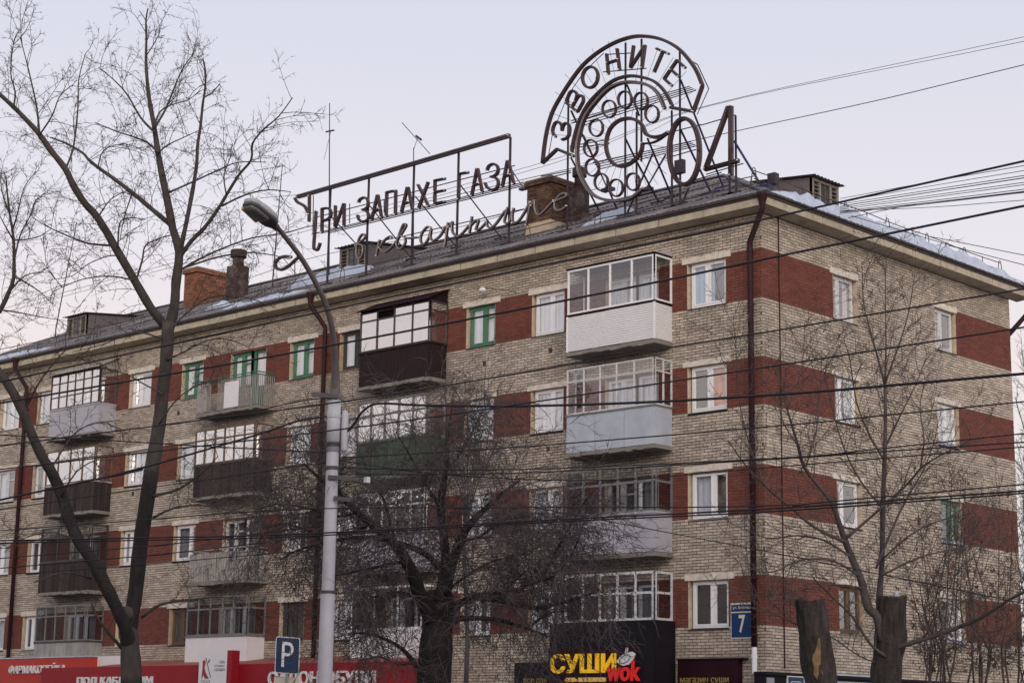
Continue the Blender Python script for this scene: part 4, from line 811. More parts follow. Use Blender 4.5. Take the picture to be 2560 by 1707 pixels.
# ------------------------------------------------------------------ lettering helper and shop fronts
def lettering(s, pbl, ptr, y, mt, parent, name='letter', shear=0., bold=0., thick=.04, P=None):
    a_ = onY(*pbl, y) if P is None else Vector(P[0]); b2 = onY(*ptr, y) if P is None else Vector(P[1])
    me, edges = TXT[(s, shear, bold)]; vs_ = [v.co for v in me.vertices]; x0, x1 = min(v.x for v in vs_), max(v.x for v in vs_); y0, y1 = min(v.y for v in vs_), max(v.y for v in vs_); z0, z1 = min(v.z for v in vs_), max(v.z for v in vs_)
    par_ = list(range(len(vs_)))
    def find(i):
        while par_[i] != i: par_[i] = par_[par_[i]]; i = par_[i]
        return i
    for p in me.polygons:
        q = [find(i) for i in p.vertices]
        for i in q[1:]: par_[find(i)] = find(q[0])
    comp = {}
    for i, v in enumerate(vs_): comp.setdefault(find(i), []).append(v.x-shear*v.y*.3)
    owner = {}
    for c, xs in comp.items():
        xm = (min(xs)+max(xs))/2; owner[c] = next((k for k, e_ in enumerate(edges) if xm <= e_), len(edges)-1)
    small = abs(b2.z-a_.z) < .14; objs = []
    for k in ([None] if small else range(len(s))):
        fs = [p for p in me.polygons if k is None or owner[find(p.vertices[0])] == k]
        if not fs: continue
        mb = MB(); idx = {}
        for p in fs:
            f = []
            for i in p.vertices:
                if i not in idx:
                    c = vs_[i]; idx[i] = len(mb.v); mb.v.append((a_.x+(b2.x-a_.x)*(c.x-x0)/(x1-x0), y-thick*(c.z-z0)/(z1-z0), a_.z+(b2.z-a_.z)*(c.y-y0)/(y1-y0)))
                f.append(idx[i])
            mb.f.append(tuple(f)); mb.mi.append(0)
        o = link('lettering' if small else 'letter', mb.mesh('letter', M[mt]), parent)
        if small: o['kind'] = 'stuff'
        objs.append(o)
    return objs
def place_text(s, u0, u1, z0, z1, y, mt, parent, **k): return lettering(s, None, None, y, mt, parent, P=((u0, y, z0), (u1, y, z1)), **k)
y = -.9; a_ = onY(1374, 1560, y).x; b2 = onY(1635, 1545, y).x
SB = thing('sushi_shop_box', 'black boxed shop front with lit yellow and red lettering under the balcony', 'shop front', (a_, y, 0))
m_ = MB(); m_.box((a_, y, 0), (b2, -.02, 4.38)); m_.build('cladding', M['blackclad'], SB)
m_ = MB(); m_.box((a_+.01, y-.04, 2.6), (b2-.55, y-.003, 3.75)); m_.build('fascia_panel', M['maroonclad'], SB)
for s_, p_, q_, mt_, bo, sh, yy in (('СУШИ', (1377, 1683), (1541, 1631), 'yellow', .03, 0, y-.06), ('wok', (1519, 1702), (1602, 1650), 'redlit', .02, .1, y-.10), ('сеть магазинов', (1415, 1704), (1516, 1692), 'goldlit', .012, 0, y-.06)):
    lettering(s_, p_, q_, yy, mt_, SB, bold=bo, shear=sh, thick=.05)
bw = [onY(x_, y_, y-.07) for x_, y_ in ((1541, 1652), (1550, 1640), (1566, 1630), (1580, 1628), (1588, 1634), (1582, 1648), (1572, 1660), (1558, 1663), (1548, 1659))]
m_ = MB(); m_.add([p for p in bw]+[p+Vector((0, .03, 0)) for p in bw], [tuple(range(9)), tuple(range(17, 8, -1))]+[(i, (i+1) % 9, (i+1) % 9+9, i+9) for i in range(9)])
for k in (0, 4): m_.bar(onY(1563+k, 1632, y-.07), onY(1566+k, 1618, y-.07), .035, .01)
m_.build('bowl_emblem', M['signwhite'], SB)
m_ = MB(); m_.tube([onY(1562+13*math.cos(t_)*.9-7*math.sin(t_)*.8, 1646-10*math.cos(t_)*.9-7*math.sin(t_)*.9, y-.085) for t_ in [2*math.pi*k/16 for k in range(16)]], .008, 4, closed=True); m_.build('bowl_rim', M['black'], SB)
y = -.2; a_ = onY(1694, 1649, y).x; b2 = onY(1845, 1649, y).x
SP = thing('sushi_side_panel', 'dark panel with dull gold lettering under the window beside the corner downpipe', 'sign', (a_, y, 2)); m_ = MB(); m_.box((a_, y, 1.9), (b2, -.02, 3.40)); m_.build('panel', M['maroonclad'], SP); lettering('магазин суши', (1701, 1710), (1822, 1692), y-.003, 'gold', SP, thick=.02)
m_ = MB(); m_.box((a_-.02, y-.03, 3.403), (b2+.2, -.02, 3.44)); m_.build('top_trim', M['blackclad'], SP)
y = -.35; a_ = onY(1286, 1655, y).x; b2 = onY(1372, 1655, y).x
VP_ = thing('shop_side_panel', 'black panel with faint brown lettering between the willow and the black shop box', 'sign', (a_, y, 2)); m_ = MB(); m_.box((a_, y, 1.9), (b2-.02, -.02, onY(1300, 1655, y).z)); m_.build('panel', M['blackclad'], VP_); lettering('все для', (1310, 1711), (1367, 1694), y-.003, 'gold', VP_, thick=.02)
# red shops
y = -1.2; xa, xb = -38., onY(232, 1636, y).x; zt = 3.83
PH = thing('pharmacy_fascia', 'orange red pharmacy fascia with white slanted lettering', 'shop front', (xa, y, 0)); m_ = MB(); m_.box((xa, y, 2.2), (xb, -.02, zt-.02)); m_.build('fascia_box', M['redor'], PH); m_ = MB(); m_.box((xa, y-.02, zt-.018), (xb+.02, -.02, zt+.02)); m_.build('snowy_cap', M['snow'], PH)
lettering('ФАРМАКОПЕЙКА', (24, 1684), (165, 1655), y-.003, 'whiteletter', PH, bold=.005, shear=.12, thick=.06)
m_ = MB(); m_.box((xa, y+.1, 0), (xb, -.02, 2.2)); m_.build('shop_wall', M['greyclad'], PH)
w0 = onY(240, 1640, -1.0); w1 = onY(305, 1668, -1.0); m_ = MB(); m_.box((w0.x, -1.0, 3.1), (w1.x, -.9, w0.z)); WP = m_.build('white_board', M['siding'], None); tag(WP, 'small blank white board behind the poplar trunk between two red fascias', 'board')
m_ = MB(); m_.box((w0.x+.05, -.96, 2.2), (w0.x+.12, -.92, 3.1)); m_.build('leg', M['signframe'], WP)
y = -1.9; xa = onY(104, 1670, y).x; xb = onY(1000, 1645, y).x; zt = onY(150, 1668, y).z
SH = thing('shoe_shop_fascia', 'long deep red shoe shop fascia with large white lettering behind the lamp post', 'shop front', (xa, y, 0)); m_ = MB(); m_.box((xa, y, 2.2), (xb, -.02, zt)); m_.build('fascia_box', M['redclad'], SH)
m_ = MB(); m_.add(((xa+3, y+.02, zt+.003), (xb, y+.02, zt+.003), (xb, -.05, zt+.25), (xa+3, -.05, zt+.25)), ((0, 1, 2, 3),)); m_.add(((xb, y+.02, zt+.003), (xb, -.05, zt+.25), (xb, -.05, zt+.003)), ((0, 1, 2),)); m_.add(((xa+3, y+.02, zt+.003), (xa+3, -.05, zt+.25), (xa+3, -.05, zt+.003)), ((0, 1, 2),)); m_.build('canopy_top', M['redtop'], SH)
lettering('ПОД КАБЛУКОМ', (194, 1716), (384, 1689), y-.003, 'whiteletter', SH, bold=.03, thick=.06); lettering('САЛОН ОБУВИ', (672, 1712), (941, 1674), y-.003, 'whiteletter', SH, bold=.02, thick=.06)
m_ = MB(); m_.box((xa, y+.15, 0), (xb, -.02, 2.2)); m_.build('shop_wall', M['greyclad'], SH)
r0 = onY(569, 1626, y-.3).x; r1 = onY(581, 1626, y-.3).x
SPn = thing('shoe_emblem_sign', 'white panel with a red high heel emblem standing proud of the red fascia', 'sign', (r0-1, y-.3, 2)); p0 = onY(499, 1629, y-.3); m_ = MB(); m_.box((p0.x, y-.3, 2.3), (r0, y-.25, p0.z)); m_.build('panel', M['signwhite'], SPn); m_ = MB(); m_.box((r0+.01, y-.31, 2.3), (r1, y-.01, p0.z+.03)); m_.build('red_side', M['redclad'], SPn)
yy = y-.31; hp = [onY(x_, y_, yy) for x_, y_ in ((507, 1651), (512, 1648), (514, 1655), (511, 1668), (514, 1680), (522, 1695), (512, 1695), (508, 1685), (504, 1696), (503, 1696), (506, 1672))]
m_ = MB(); m_.add(hp, [tuple(range(len(hp)))]); m_.build('heel_emblem', M['redprint'], SPn); m_ = MB(); m_.tube([onY(515, 1643, yy), onY(523, 1680, yy), onY(527, 1692, yy)], .012, 4); m_.tube([onY(521, 1655, yy), onY(524, 1648, yy)], .02, 4); m_.build('heel_line', M['black'], SPn)
for k, s_ in enumerate(('сеть', 'обувных', 'салонов')): lettering(s_, (536 if k else 549, 1657+k*9.5), (562, 1650+k*9.5), yy, 'greyprint', SPn, thick=.004)
lettering('ПОД', (502, 1709), (525, 1699), yy, 'greyprint', SPn, thick=.004)
# house number plate
y = -.06; p0 = onY(1825, 1507, y); p1 = onY(1891, 1594, y); HP = thing('house_number_plate', 'blue enamel street name and house number 7 plate beside the downpipe', 'sign', (p0.x, y, p1.z))
m_ = MB(); m_.box((p0.x, y+.02, p1.z), (p1.x, y+.04, p0.z)); m_.build('cream_backing', M['platecream'], HP); hz = p0.z-p1.z; m_ = MB(); m_.box((p0.x+.03, y+.012, p0.z-.24*hz), (p1.x-.03, y+.018, p0.z-.05*hz)); m_.build('street_name_field', M['plateblue'], HP); m_ = MB(); m_.box((p0.x+.03, y+.012, p1.z+.03), (p1.x-.03, y+.018, p0.z-.28*hz)); m_.build('number_field', M['plateblue'], HP)
place_text('ул. Блюхера', p0.x+.08, p1.x-.13, p0.z-.19*hz, p0.z-.09*hz, y+.01, 'platecream', HP, thick=.006); place_text('7', p0.x+.26, p0.x+.46, p1.z+.14, p0.z-.34*hz, y+.01, 'platecream', HP, thick=.006, bold=.02)
# low shop band along the side wall
SF = thing('side_shop_band', 'low dark band of shop cladding with pale grey panels along the side wall', 'shop front', (.4, 0, 0)); yv = 0.05
m_ = MB(); m_.box((.02, -.55, 0), (.35, YB-1, 3.0)); m_.build('band', M['blackclad'], SF)
for a_, b2, mt_ in ((-.5, -.2, 'greyclad'), (.32, .75, 'greyclad'), (.77, 1.6, 'greyclad'), (1.62, 2.5, 'greyclad'), (2.52, 3.4, 'greyclad'), (3.42, 4.3, 'greyclad'), (4.32, 5.2, 'greyclad')):
    m_ = MB(); m_.box((.352, a_, .3), (.372, b2, 2.94)); m_.build('panel', M[mt_], SF)
m_ = MB(); m_.box((.02, -.57, 3.003), (.41, YB-1, 3.08)); m_.build('coping', M['blackclad'], SF); m_ = MB(); m_.box((.05, 2.4, 3.083), (.4, 5.8, 3.12)); m_.build('snow_cap', M['snow'], SF)
bs = onX(1969, 1688, .9); be = onX(2010, 1688, .9); BS = thing('blue_transport_sign', 'small blue square sign low in front of the side wall beside the split stump', 'road sign', (.9, bs.y, 0)); m_ = MB(); m_.box((.88, bs.y, bs.z-.5), (.9, be.y, bs.z)); m_.build('white_plate', M['signwhite'], BS); m_ = MB(); m_.box((.901, bs.y+.025, bs.z-.48), (.906, be.y-.025, bs.z-.025)); m_.build('blue_field', M['signblue'], BS); m_ = MB(); m_.tube([(.91, bs.y+.1, bs.z-.4), (.91, bs.y+.1, bs.z-.2), (.91, bs.y+.16, bs.z-.14), (.91, be.y-.16, bs.z-.14), (.91, be.y-.1, bs.z-.2), (.91, be.y-.1, bs.z-.4)], .012, 4); m_.build('pictogram', M['signwhite'], BS); m_ = MB(); m_.tube([(.86, (bs.y+be.y)/2, 0), (.86, (bs.y+be.y)/2, bs.z-.02)], .025, 8); m_.build('post', M['rodgrey'], BS)

# ------------------------------------------------------------------ parking sign
PD = 40.
def fac(px, py, w=PD): return atD(px, py, w)
RH = Vector((math.cos(YAW), -math.sin(YAW), 0)); FH = Vector((math.sin(YAW), math.cos(YAW), 0)); Z = Vector((0, 0, 1))
c0 = fac(719, 1637); PS = thing('parking_sign', 'blue square parking sign with a white P on a post with a white plate below', 'road sign', (c0.x, c0.y, 0))
def rrect(w, h, r, n=4):
    o = []
    for cx_, cz_, s_ in ((-w+r, -h+r, 180), (w-r, -h+r, 270), (w-r, h-r, 0), (-w+r, h-r, 90)):
        for k in range(n+1): an = math.radians(s_+90*k/n); o.append((cx_+r*math.cos(an), cz_+r*math.sin(an)))
    return o
tl = RH*math.cos(.03)+Z*-.05
def plate(c, w, h, r, d, mt_, name, parent):
    pts_ = rrect(w, h, r); k = len(pts_); m_ = MB(); f_ = [c+tl*x_+Z*z_-FH*d for x_, z_ in pts_]; b3 = [p+FH*.012 for p in f_]; m_.add(f_+b3, [tuple(range(k)), tuple(range(2*k-1, k-1, -1))]+[(i, (i+1) % k, (i+1) % k+k, i+k) for i in range(k)]); return m_.build(name, M[mt_], parent)
plate(c0, .262, .385, .05, .03, 'signwhite', 'white_rim', PS); plate(c0, .245, .368, .04, .036, 'signblue', 'blue_face', PS)
me = TXT[('P', 0., 0.)][0]; vs_ = [v.co for v in me.vertices]; x0, x1 = min(v.x for v in vs_), max(v.x for v in vs_); y0, y1 = min(v.y for v in vs_), max(v.y for v in vs_)
for v in me.vertices: c = v.co.copy(); v.co = c0+tl*(-.12+.25*(c.x-x0)/(x1-x0))+Z*(-.25+.53*(c.y-y0)/(y1-y0))-FH*(.05+.004*(c.z > 0))
me.materials.clear(); me.materials.append(M['signwhite']); link('letter_p', me, PS)
c2 = fac(716, 1715); plate(c2, .27, .2, .03, .03, 'platecream', 'lower_plate', PS); plate(c2-Z*.04, .14, .09, .05, .045, 'black', 'car_pictogram', PS)
m_ = MB(); m_.tube([(c0.x, c0.y, 0), (c0.x, c0.y, c0.z+.3)], .03, 10); m_.build('post', M['rodgrey'], PS)

# ------------------------------------------------------------------ street lamp
LD = 29.
tp = atD(837, 990, LD); LP = thing('street_lamp', 'pale grey street lamp post with curved brown arm and flat lamp head', 'street lamp', (tp.x, tp.y, 0)); bx, by = tp.x, tp.y
m_ = MB(); m_.tube([(bx, by, 0), (bx, by, 3.6), (bx, by, 3.62), (bx, by, 5.8)], [.12, .11, .098, .095], 20); m_.build('post', M['lamppole'], LP, False)
m_ = MB(); m_.tube([(bx, by, 5.75), (bx, by, tp.z-.04)], .105, 20); m_.build('upper_sleeve', M['lamppole'], LP, True)
for z_ in (tp.z-.1, tp.z-.32, tp.z-.75, 5.85, 5.5, 3.6):
    m_ = MB(); m_.tube([(bx, by, z_-.025), (bx, by, z_+.025)], .113, 20); m_.build('band', M['lampdark'] if z_ < tp.z-.5 else M['lamppole'], LP)
m_ = MB(); m_.tube([(bx, by, tp.z-.06), (bx, by, tp.z), (bx, by, tp.z+.02), (bx, by, tp.z+.45)], [.12, .12, .085, .045], 14); m_.build('cap', M['armsteel'], LP)
apx = [(836, 985), (838, 900), (834, 850), (826, 800), (810, 750), (784, 697), (751, 642), (718, 599), (691, 566), (676, 553)]
arm = [atD(x_, y_, LD-1.6*(i/9)**1.6) for i, (x_, y_) in enumerate(apx)]
m_ = MB(); m_.tube(smooth(arm, 4), [.05-.014*k/36 for k in range(37)], 10); m_.build('arm', M['armsteel'], LP, True)
for s_ in (-.07, .07):
    m_ = MB(); m_.tube([Vector((bx, by, tp.z))+RH*s_, Vector((bx, by, tp.z+.55))+RH*s_*.5], .018, 6); m_.build('arm_brace', M['armsteel'], LP)
h0, h1 = atD(688, 566, LD-1.6), atD(618, 508, LD-2.15); ax = (h1-h0).normalized(); sd_ = ax.cross(Z).normalized(); up_ = sd_.cross(ax); Ln = (h1-h0).length
def loft(sec, name, mt_, flat):
    m_ = MB(); n = 16; vs_ = []
    for t_, w_, hh in sec:
        for k in range(n):
            an = 2*math.pi*k/n; c_, s_ = math.cos(an), math.sin(an); c_ = math.copysign(abs(c_)**.6, c_); s_ = math.copysign(abs(s_)**.7, s_)
            vs_.append(h0+ax*(Ln*t_)+sd_*(w_*c_)+up_*(flat+hh*s_))
    fs = [(i*n+k, i*n+(k+1) % n, (i+1)*n+(k+1) % n, (i+1)*n+k) for i in range(len(sec)-1) for k in range(n)]+[tuple(range(n)), tuple((len(sec)-1)*n+k for k in range(n))]
    m_.add(vs_, fs); return m_.build(name, M[mt_], LP, True)
loft([(-.08, .045, .045), (.05, .06, .05), (.15, .12, .06), (.25, .15, .05), (.85, .14, .045), (.97, .10, .035), (1.0, .06, .02)], 'lamp_housing', 'lampdark', .0)
loft([(.1, .08, .03), (.2, .14, .06), (.5, .155, .075), (.9, .13, .06), (1., .07, .03)], 'lamp_cover', 'lamphead', .055)
loft([(.35, .08, .02), (.45, .12, .05), (.85, .115, .05), (.97, .07, .02)], 'lamp_glass', 'lampglass', -.04)
m_ = MB(); m_.bar(h0+ax*(Ln*.40)+sd_*.125-up_*.05, h0+ax*(Ln*.95)+sd_*.10-up_*.045, .035, .05, upv=up_); m_.build('yellowed_edge', M['amber'], LP)
bxp = Vector((bx, by, tp.z-.55))+RH*.17
m_ = MB(); m_.tube([bxp-Z*.32, bxp-Z*.28, bxp+Z*.26, bxp+Z*.32], [.04, .055, .055, .035], 10); m_.build('cable_box', M['lamppole'], LP, True)
m_ = MB(); m_.bar(bxp-RH*.07-Z*.4, bxp-RH*.07+Z*.38, .03); m_.build('box_bracket', M['lampdark'], LP)
for z_, l_, r_ in ((tp.z+.0, -.35, .05), (tp.z-1.28, -.05, .42), (tp.z-1.6, .05, .32)):
    m_ = MB(); m_.bar(Vector((bx, by, z_))+RH*l_-FH*.12, Vector((bx, by, z_-.03))+RH*r_-FH*.12, .05, .06); m_.build('crossarm', M['lampdark'], LP)
m_ = MB(); m_.bar(Vector((bx, by, tp.z-1.3))+RH*.55-FH*.12-Z*.06, Vector((bx, by, tp.z-1.3))+RH*.55-FH*.12+Z*.03, .07); m_.build('white_tag', M['pvc'], LP)

# ------------------------------------------------------------------ trees in winter
def npx(*pts_): return list(pts_)
def rnd_dir(): 
    while True:
        v = Vector((U(-1, 1), U(-1, 1), U(-1, 1)))
        if .1 < v.length < 1: return v.normalized()
class Tree:
    def __init__(s, name, label, D, trunkmat, twigmat, base, group=None):
        s.D = D; s.root = thing(name, label, 'tree', (base.x, base.y, 0), group); s.trunk = MB(); s.low = MB(); s.tw = MB(); s.limbs = []; s.tm, s.wm = trunkmat, twigmat; s.n = 0
    def limb(s, px, w0, w1, off=(0, 0), sides=8, trunk=True, spawn=True, low=False):
        k = len(px); p = []
        for i, (x_, y_) in enumerate(px):
            t_ = i/(k-1); p.append(atD(x_, y_, s.D+off[0]+(off[1]-off[0])*t_+.25*math.sin(t_*5+k)))
        p = smooth(p, 3); m_ = len(p); sc_ = s.D/FPX/2; rs = [max((w0+(w1-w0)*i/(m_-1))*sc_, .006)*U(.93, 1.07) for i in range(m_)]
        (s.low if low else s.trunk).tube(p, rs, sides)
        if spawn: s.limbs.append((p, rs))
        return p, rs
    def grow(s, p, d, ln, r, lvl, droop, curl, sub, sides=3, subl=.35):
        n = 5 if lvl == 0 else 3; pts_ = [p]; d = d.normalized(); st = ln/n; cv = rnd_dir()*curl
        for i in range(n):
            d = (d+cv*.32+rnd_dir()*.07+Vector((0, 0, droop))*(.2+.2*i)).normalized(); pts_.append(pts_[-1]+d*st)
        s.tw.tube(pts_, [r*(1-.75*i/n) for i in range(n+1)], sides, caps=False); s.n += 1
        if lvl < len(sub):
            for k in range(sub[lvl]):
                t_ = U(.15, 1)*n; i = min(int(t_), n-1); q = pts_[i].lerp(pts_[i+1], t_-i); dd = (pts_[i+1]-pts_[i]).normalized(); pr = rnd_dir(); pr = (pr-dd*pr.dot(dd)).normalized()
                s.grow(q, dd*U(.5, .9)+pr*U(.5, .9), ln*U(.6, 1.3)*subl*(1.15-.5*t_/n), max(r*.62, .0052), lvl+1, droop, curl*1.3, sub, 3, subl)
    def spawn(s, step, l0, l1, r, droop, curl, sub, tmin=0., rmax=9, upb=.3, subl=.35, flat=1.):
        for p, rs in s.limbs:
            acc = 0
            for i in range(len(p)-1):
                seg = (p[i+1]-p[i]).length; acc += seg
                if rs[i] > rmax or i/len(p) < tmin: acc = min(acc, step); continue
                while acc > step:
                    acc -= step*U(.7, 1.3); t_ = (p[i+1]-p[i]).normalized(); pr = rnd_dir(); pr = (pr-t_*pr.dot(t_)).normalized(); pr = (pr-FH*pr.dot(FH)*(1-flat)).normalized()
                    s.grow(p[i].lerp(p[i+1], random.random()), t_*U(.2, .8)+pr*U(.6, 1.)+Z*upb, U(l0, l1), r*U(.7, 1.2), 0, droop, curl, sub, 3, subl)
    def done(s):
        s.trunk.build('trunk', M[s.tm], s.root, True)
        if s.low.v: s.low.build('lower_trunk', M['barkdark'], s.root, True)
        o = s.tw.build('crown', M[s.wm], s.root); return o
# --- tall poplar
base = atD(329, 1707, 44.); T1 = Tree('poplar_tree', 'tall bare poplar with forked trunk left of the street lamp', 44., 'bark', 'twig', base)
b0 = atD(329, 1707, 44.); T1.trunk.tube([(b0.x, b0.y, -.1), (b0.x, b0.y, .4), b0], [.36, .27, .25], 12)
T1.limb([(329, 1712), (325, 1616), (319, 1570), (317, 1545), (316, 1530)], 54, 34, sides=12, spawn=False)
T1.limb([(322, 1640), (318, 1585), (292, 1520), (262, 1460), (234, 1404), (197, 1352), (172, 1294), (153, 1233), (126, 1175)], 36, 28, (0, -.7), 10, low=True)
T1.limb([(135, 1192), (126, 1175), (103, 1137), (77, 1080), (50, 1014), (23, 965), (0, 934), (-40, 885)], 28, 20, (-.68, -1.5), 10)
T1.limb([(323, 1645), (326, 1570), (340, 1469), (351, 1360), (365, 1268), (379, 1175)], 38, 37, (0, .3), 10, low=True)
T1.limb([(376, 1195), (379, 1175), (398, 1060), (406, 984), (415, 907), (421, 802)], 37, 30, (.3, .6), 10)
T1.limb([(421, 830), (402, 802), (375, 767), (337, 702), (295, 630), (245, 545), (214, 511), (184, 465), (163, 422), (126, 375), (96, 333), (57, 291), (34, 268), (0, 237), (-40, 205)], 24, 9, (.6, -1.2), 8)
T1.limb([(421, 830), (436, 764), (440, 706), (448, 630), (432, 572), (421, 515), (409, 457), (400, 411), (394, 375), (385, 314), (375, 260), (369, 214), (365, 153), (366, 96), (365, 50), (370, 21)], 28, 3, (.6, .8), 8)
T1.limb([(365, 52), (348, 27)], 3, 2, (.8, .8), 4); T1.limb([(367, 138), (385, 110), (399, 82), (399, 72)], 4, 2, (.8, .6), 4)
T1.limb([(449, 640), (455, 607), (465, 561), (478, 496), (486, 450), (492, 408), (494, 364), (501, 318), (507, 260), (513, 220), (513, 176), (507, 147)], 14, 4, (.7, 2.), 7)
T1.limb([(512, 242), (530, 232), (550, 210)], 4, 3, (1.9, 1.7), 4)
T1.limb([(448, 645), (478, 603), (509, 572), (543, 526), (566, 488), (597, 438), (628, 400), (631, 360), (658, 325), (697, 291), (731, 245)], 12, 2.5, (.7, -1.), 7)
T1.limb([(430, 565), (383, 526), (333, 484), (283, 446), (245, 419), (222, 400), (207, 383), (168, 360), (126, 344)], 14, 4, (.7, 2.2), 7)
for L_, w0, w1, of in (([(555, 515), (612, 488), (670, 475), (727, 480)], 6, 2, (0, -1)), ([(452, 675), (497, 649), (555, 622), (631, 595), (708, 584), (773, 565)], 7, 2, (.6, -.6)), ([(455, 672), (536, 645), (612, 632), (670, 636), (727, 649)], 6, 2, (.6, 1.4)),
    ([(99, 337), (92, 268), (77, 199), (69, 165), (50, 92)], 6, 2, (-.6, -.3)), ([(34, 268), (38, 230), (27, 184), (34, 107), (48, 75)], 5, 1.5, (-.9, -1.4)), ([(165, 421), (184, 367), (195, 268), (197, 199), (214, 134)], 6, 2, (-.4, .4)), ([(99, 337), (130, 290), (150, 240), (185, 210)], 5, 1.5, (-.6, -1.6)),
    ([(385, 322), (413, 276), (432, 230), (455, 176), (490, 126)], 7, 2, (.7, 0)), ([(385, 330), (352, 295), (318, 237), (283, 199), (245, 168)], 7, 2, (.7, 1.6)), ([(394, 380), (367, 356), (329, 341), (291, 329), (237, 306)], 7, 2, (.7, 2.2)), ([(394, 385), (417, 364), (459, 344), (500, 325)], 5, 1.5, (.7, -.5)), ([(421, 482), (482, 455), (547, 425), (597, 406), (666, 406)], 6, 2, (.7, -.4)),
    ([(287, 614), (250, 612), (214, 607), (172, 591), (115, 565), (80, 542)], 7, 2, (0, 1.4)), ([(295, 618), (297, 572), (306, 549), (335, 545), (364, 549)], 5, 2, (0, -.8)), ([(341, 700), (356, 649), (364, 614), (402, 595), (440, 584)], 6, 2, (.3, 1.8)), ([(385, 318), (400, 280), (430, 262), (470, 250), (505, 225)], 5, 1.5, (.7, 2.)), ([(300, 640), (270, 640), (220, 660), (180, 690), (120, 700)], 4, 1.5, (0, -1)), ([(333, 700), (270, 690), (200, 700), (130, 730)], 5, 1.5, (.2, 1.)),
    ([(330, 484), (310, 545), (300, 600)], 4, 2, (1.2, .8)), ([(245, 545), (275, 500), (318, 476)], 4, 2, (0, -1)), ([(566, 488), (560, 440), (575, 395), (580, 360)], 4, 1.5, (0, -1)), ([(245, 419), (260, 375), (310, 360), (350, 372)], 4, 1.5, (1.2, 2)),
    ([(355, 1542), (402, 1510), (475, 1499), (548, 1491), (610, 1500)], 9, 2, (0, -2)), ([(384, 1240), (440, 1225), (478, 1202), (512, 1175), (545, 1140)], 9, 2, (.2, -1.5)), ([(383, 1294), (432, 1271), (500, 1262), (574, 1275), (640, 1290)], 7, 2, (.2, -2)), ([(310, 1625), (249, 1553), (227, 1502)], 10, 4, (0, -1)), ([(197, 1352), (130, 1330), (60, 1345), (10, 1380)], 5, 1.5, (-.4, -2)), ([(153, 1240), (190, 1180), (240, 1150), (290, 1150)], 5, 1.5, (-.4, -2)), ([(126, 1175), (180, 1090), (230, 1060), (300, 1050)], 5, 1.5, (-.6, 1)), ([(398, 1060), (440, 1000), (500, 960), (560, 950)], 5, 1.5, (.4, -1)), ([(406, 984), (360, 960), (300, 930), (240, 940)], 5, 1.5, (.4, 1.4)), ([(415, 900), (460, 880), (520, 850), (580, 850), (640, 880)], 5, 1.5, (.5, -1)), ([(420, 830), (480, 770), (540, 740), (620, 745), (690, 770)], 6, 2, (.5, 1)), ([(415, 850), (340, 830), (260, 860), (180, 880)], 5, 1.5, (.5, -1)), ([(60, 1030), (95, 960), (140, 900), (170, 870)], 6, 2, (-1, -2)), ([(85, 1455), (160, 1430), (227, 1445)], 3, 6, (-1.5, -.3))):
    T1.limb(L_, w0, w1, of, 5)
T1.spawn(.25, .7, 1.8, .0095, .02, .85, [7, 4], .12, .14, .35, .32)
T1.done()
# --- neighbouring poplar at the left edge
base = atD(-70, 1707, 50.); T2 = Tree('poplar_tree', 'bare poplar crown reaching in beside the roof end', 50., 'bark', 'twig', base); T2.trunk.tube([(base.x, base.y, 0), atD(-70, 1200, 50), atD(-60, 900, 50), atD(-25, 800, 50)], [.25, .2, .15, .1], 8)
T2.limb([(-25, 800), (0, 775), (20, 735), (34, 695), (35, 640), (33, 590), (25, 540), (18, 480), (15, 440)], 14, 3, (0, .5), 6)
for L_ in ([(36, 650), (50, 590), (75, 540), (90, 500), (120, 480)], [(33, 600), (10, 560), (-10, 520)], [(34, 690), (70, 710), (100, 730), (130, 760)], [(30, 580), (45, 530), (60, 470), (90, 430)], [(0, 775), (40, 780), (90, 790), (150, 800)], [(20, 735), (60, 690), (110, 680)], [(22, 530), (5, 480), (0, 430)], [(33, 600), (60, 600), (100, 590), (130, 570)]): T2.limb(L_, 5, 1.5, (0, U(-1, 1)), 5)
T2.spawn(.19, .6, 1.6, .0085, .03, .7, [7, 3], .1, .1, .35, .33); T2.done()
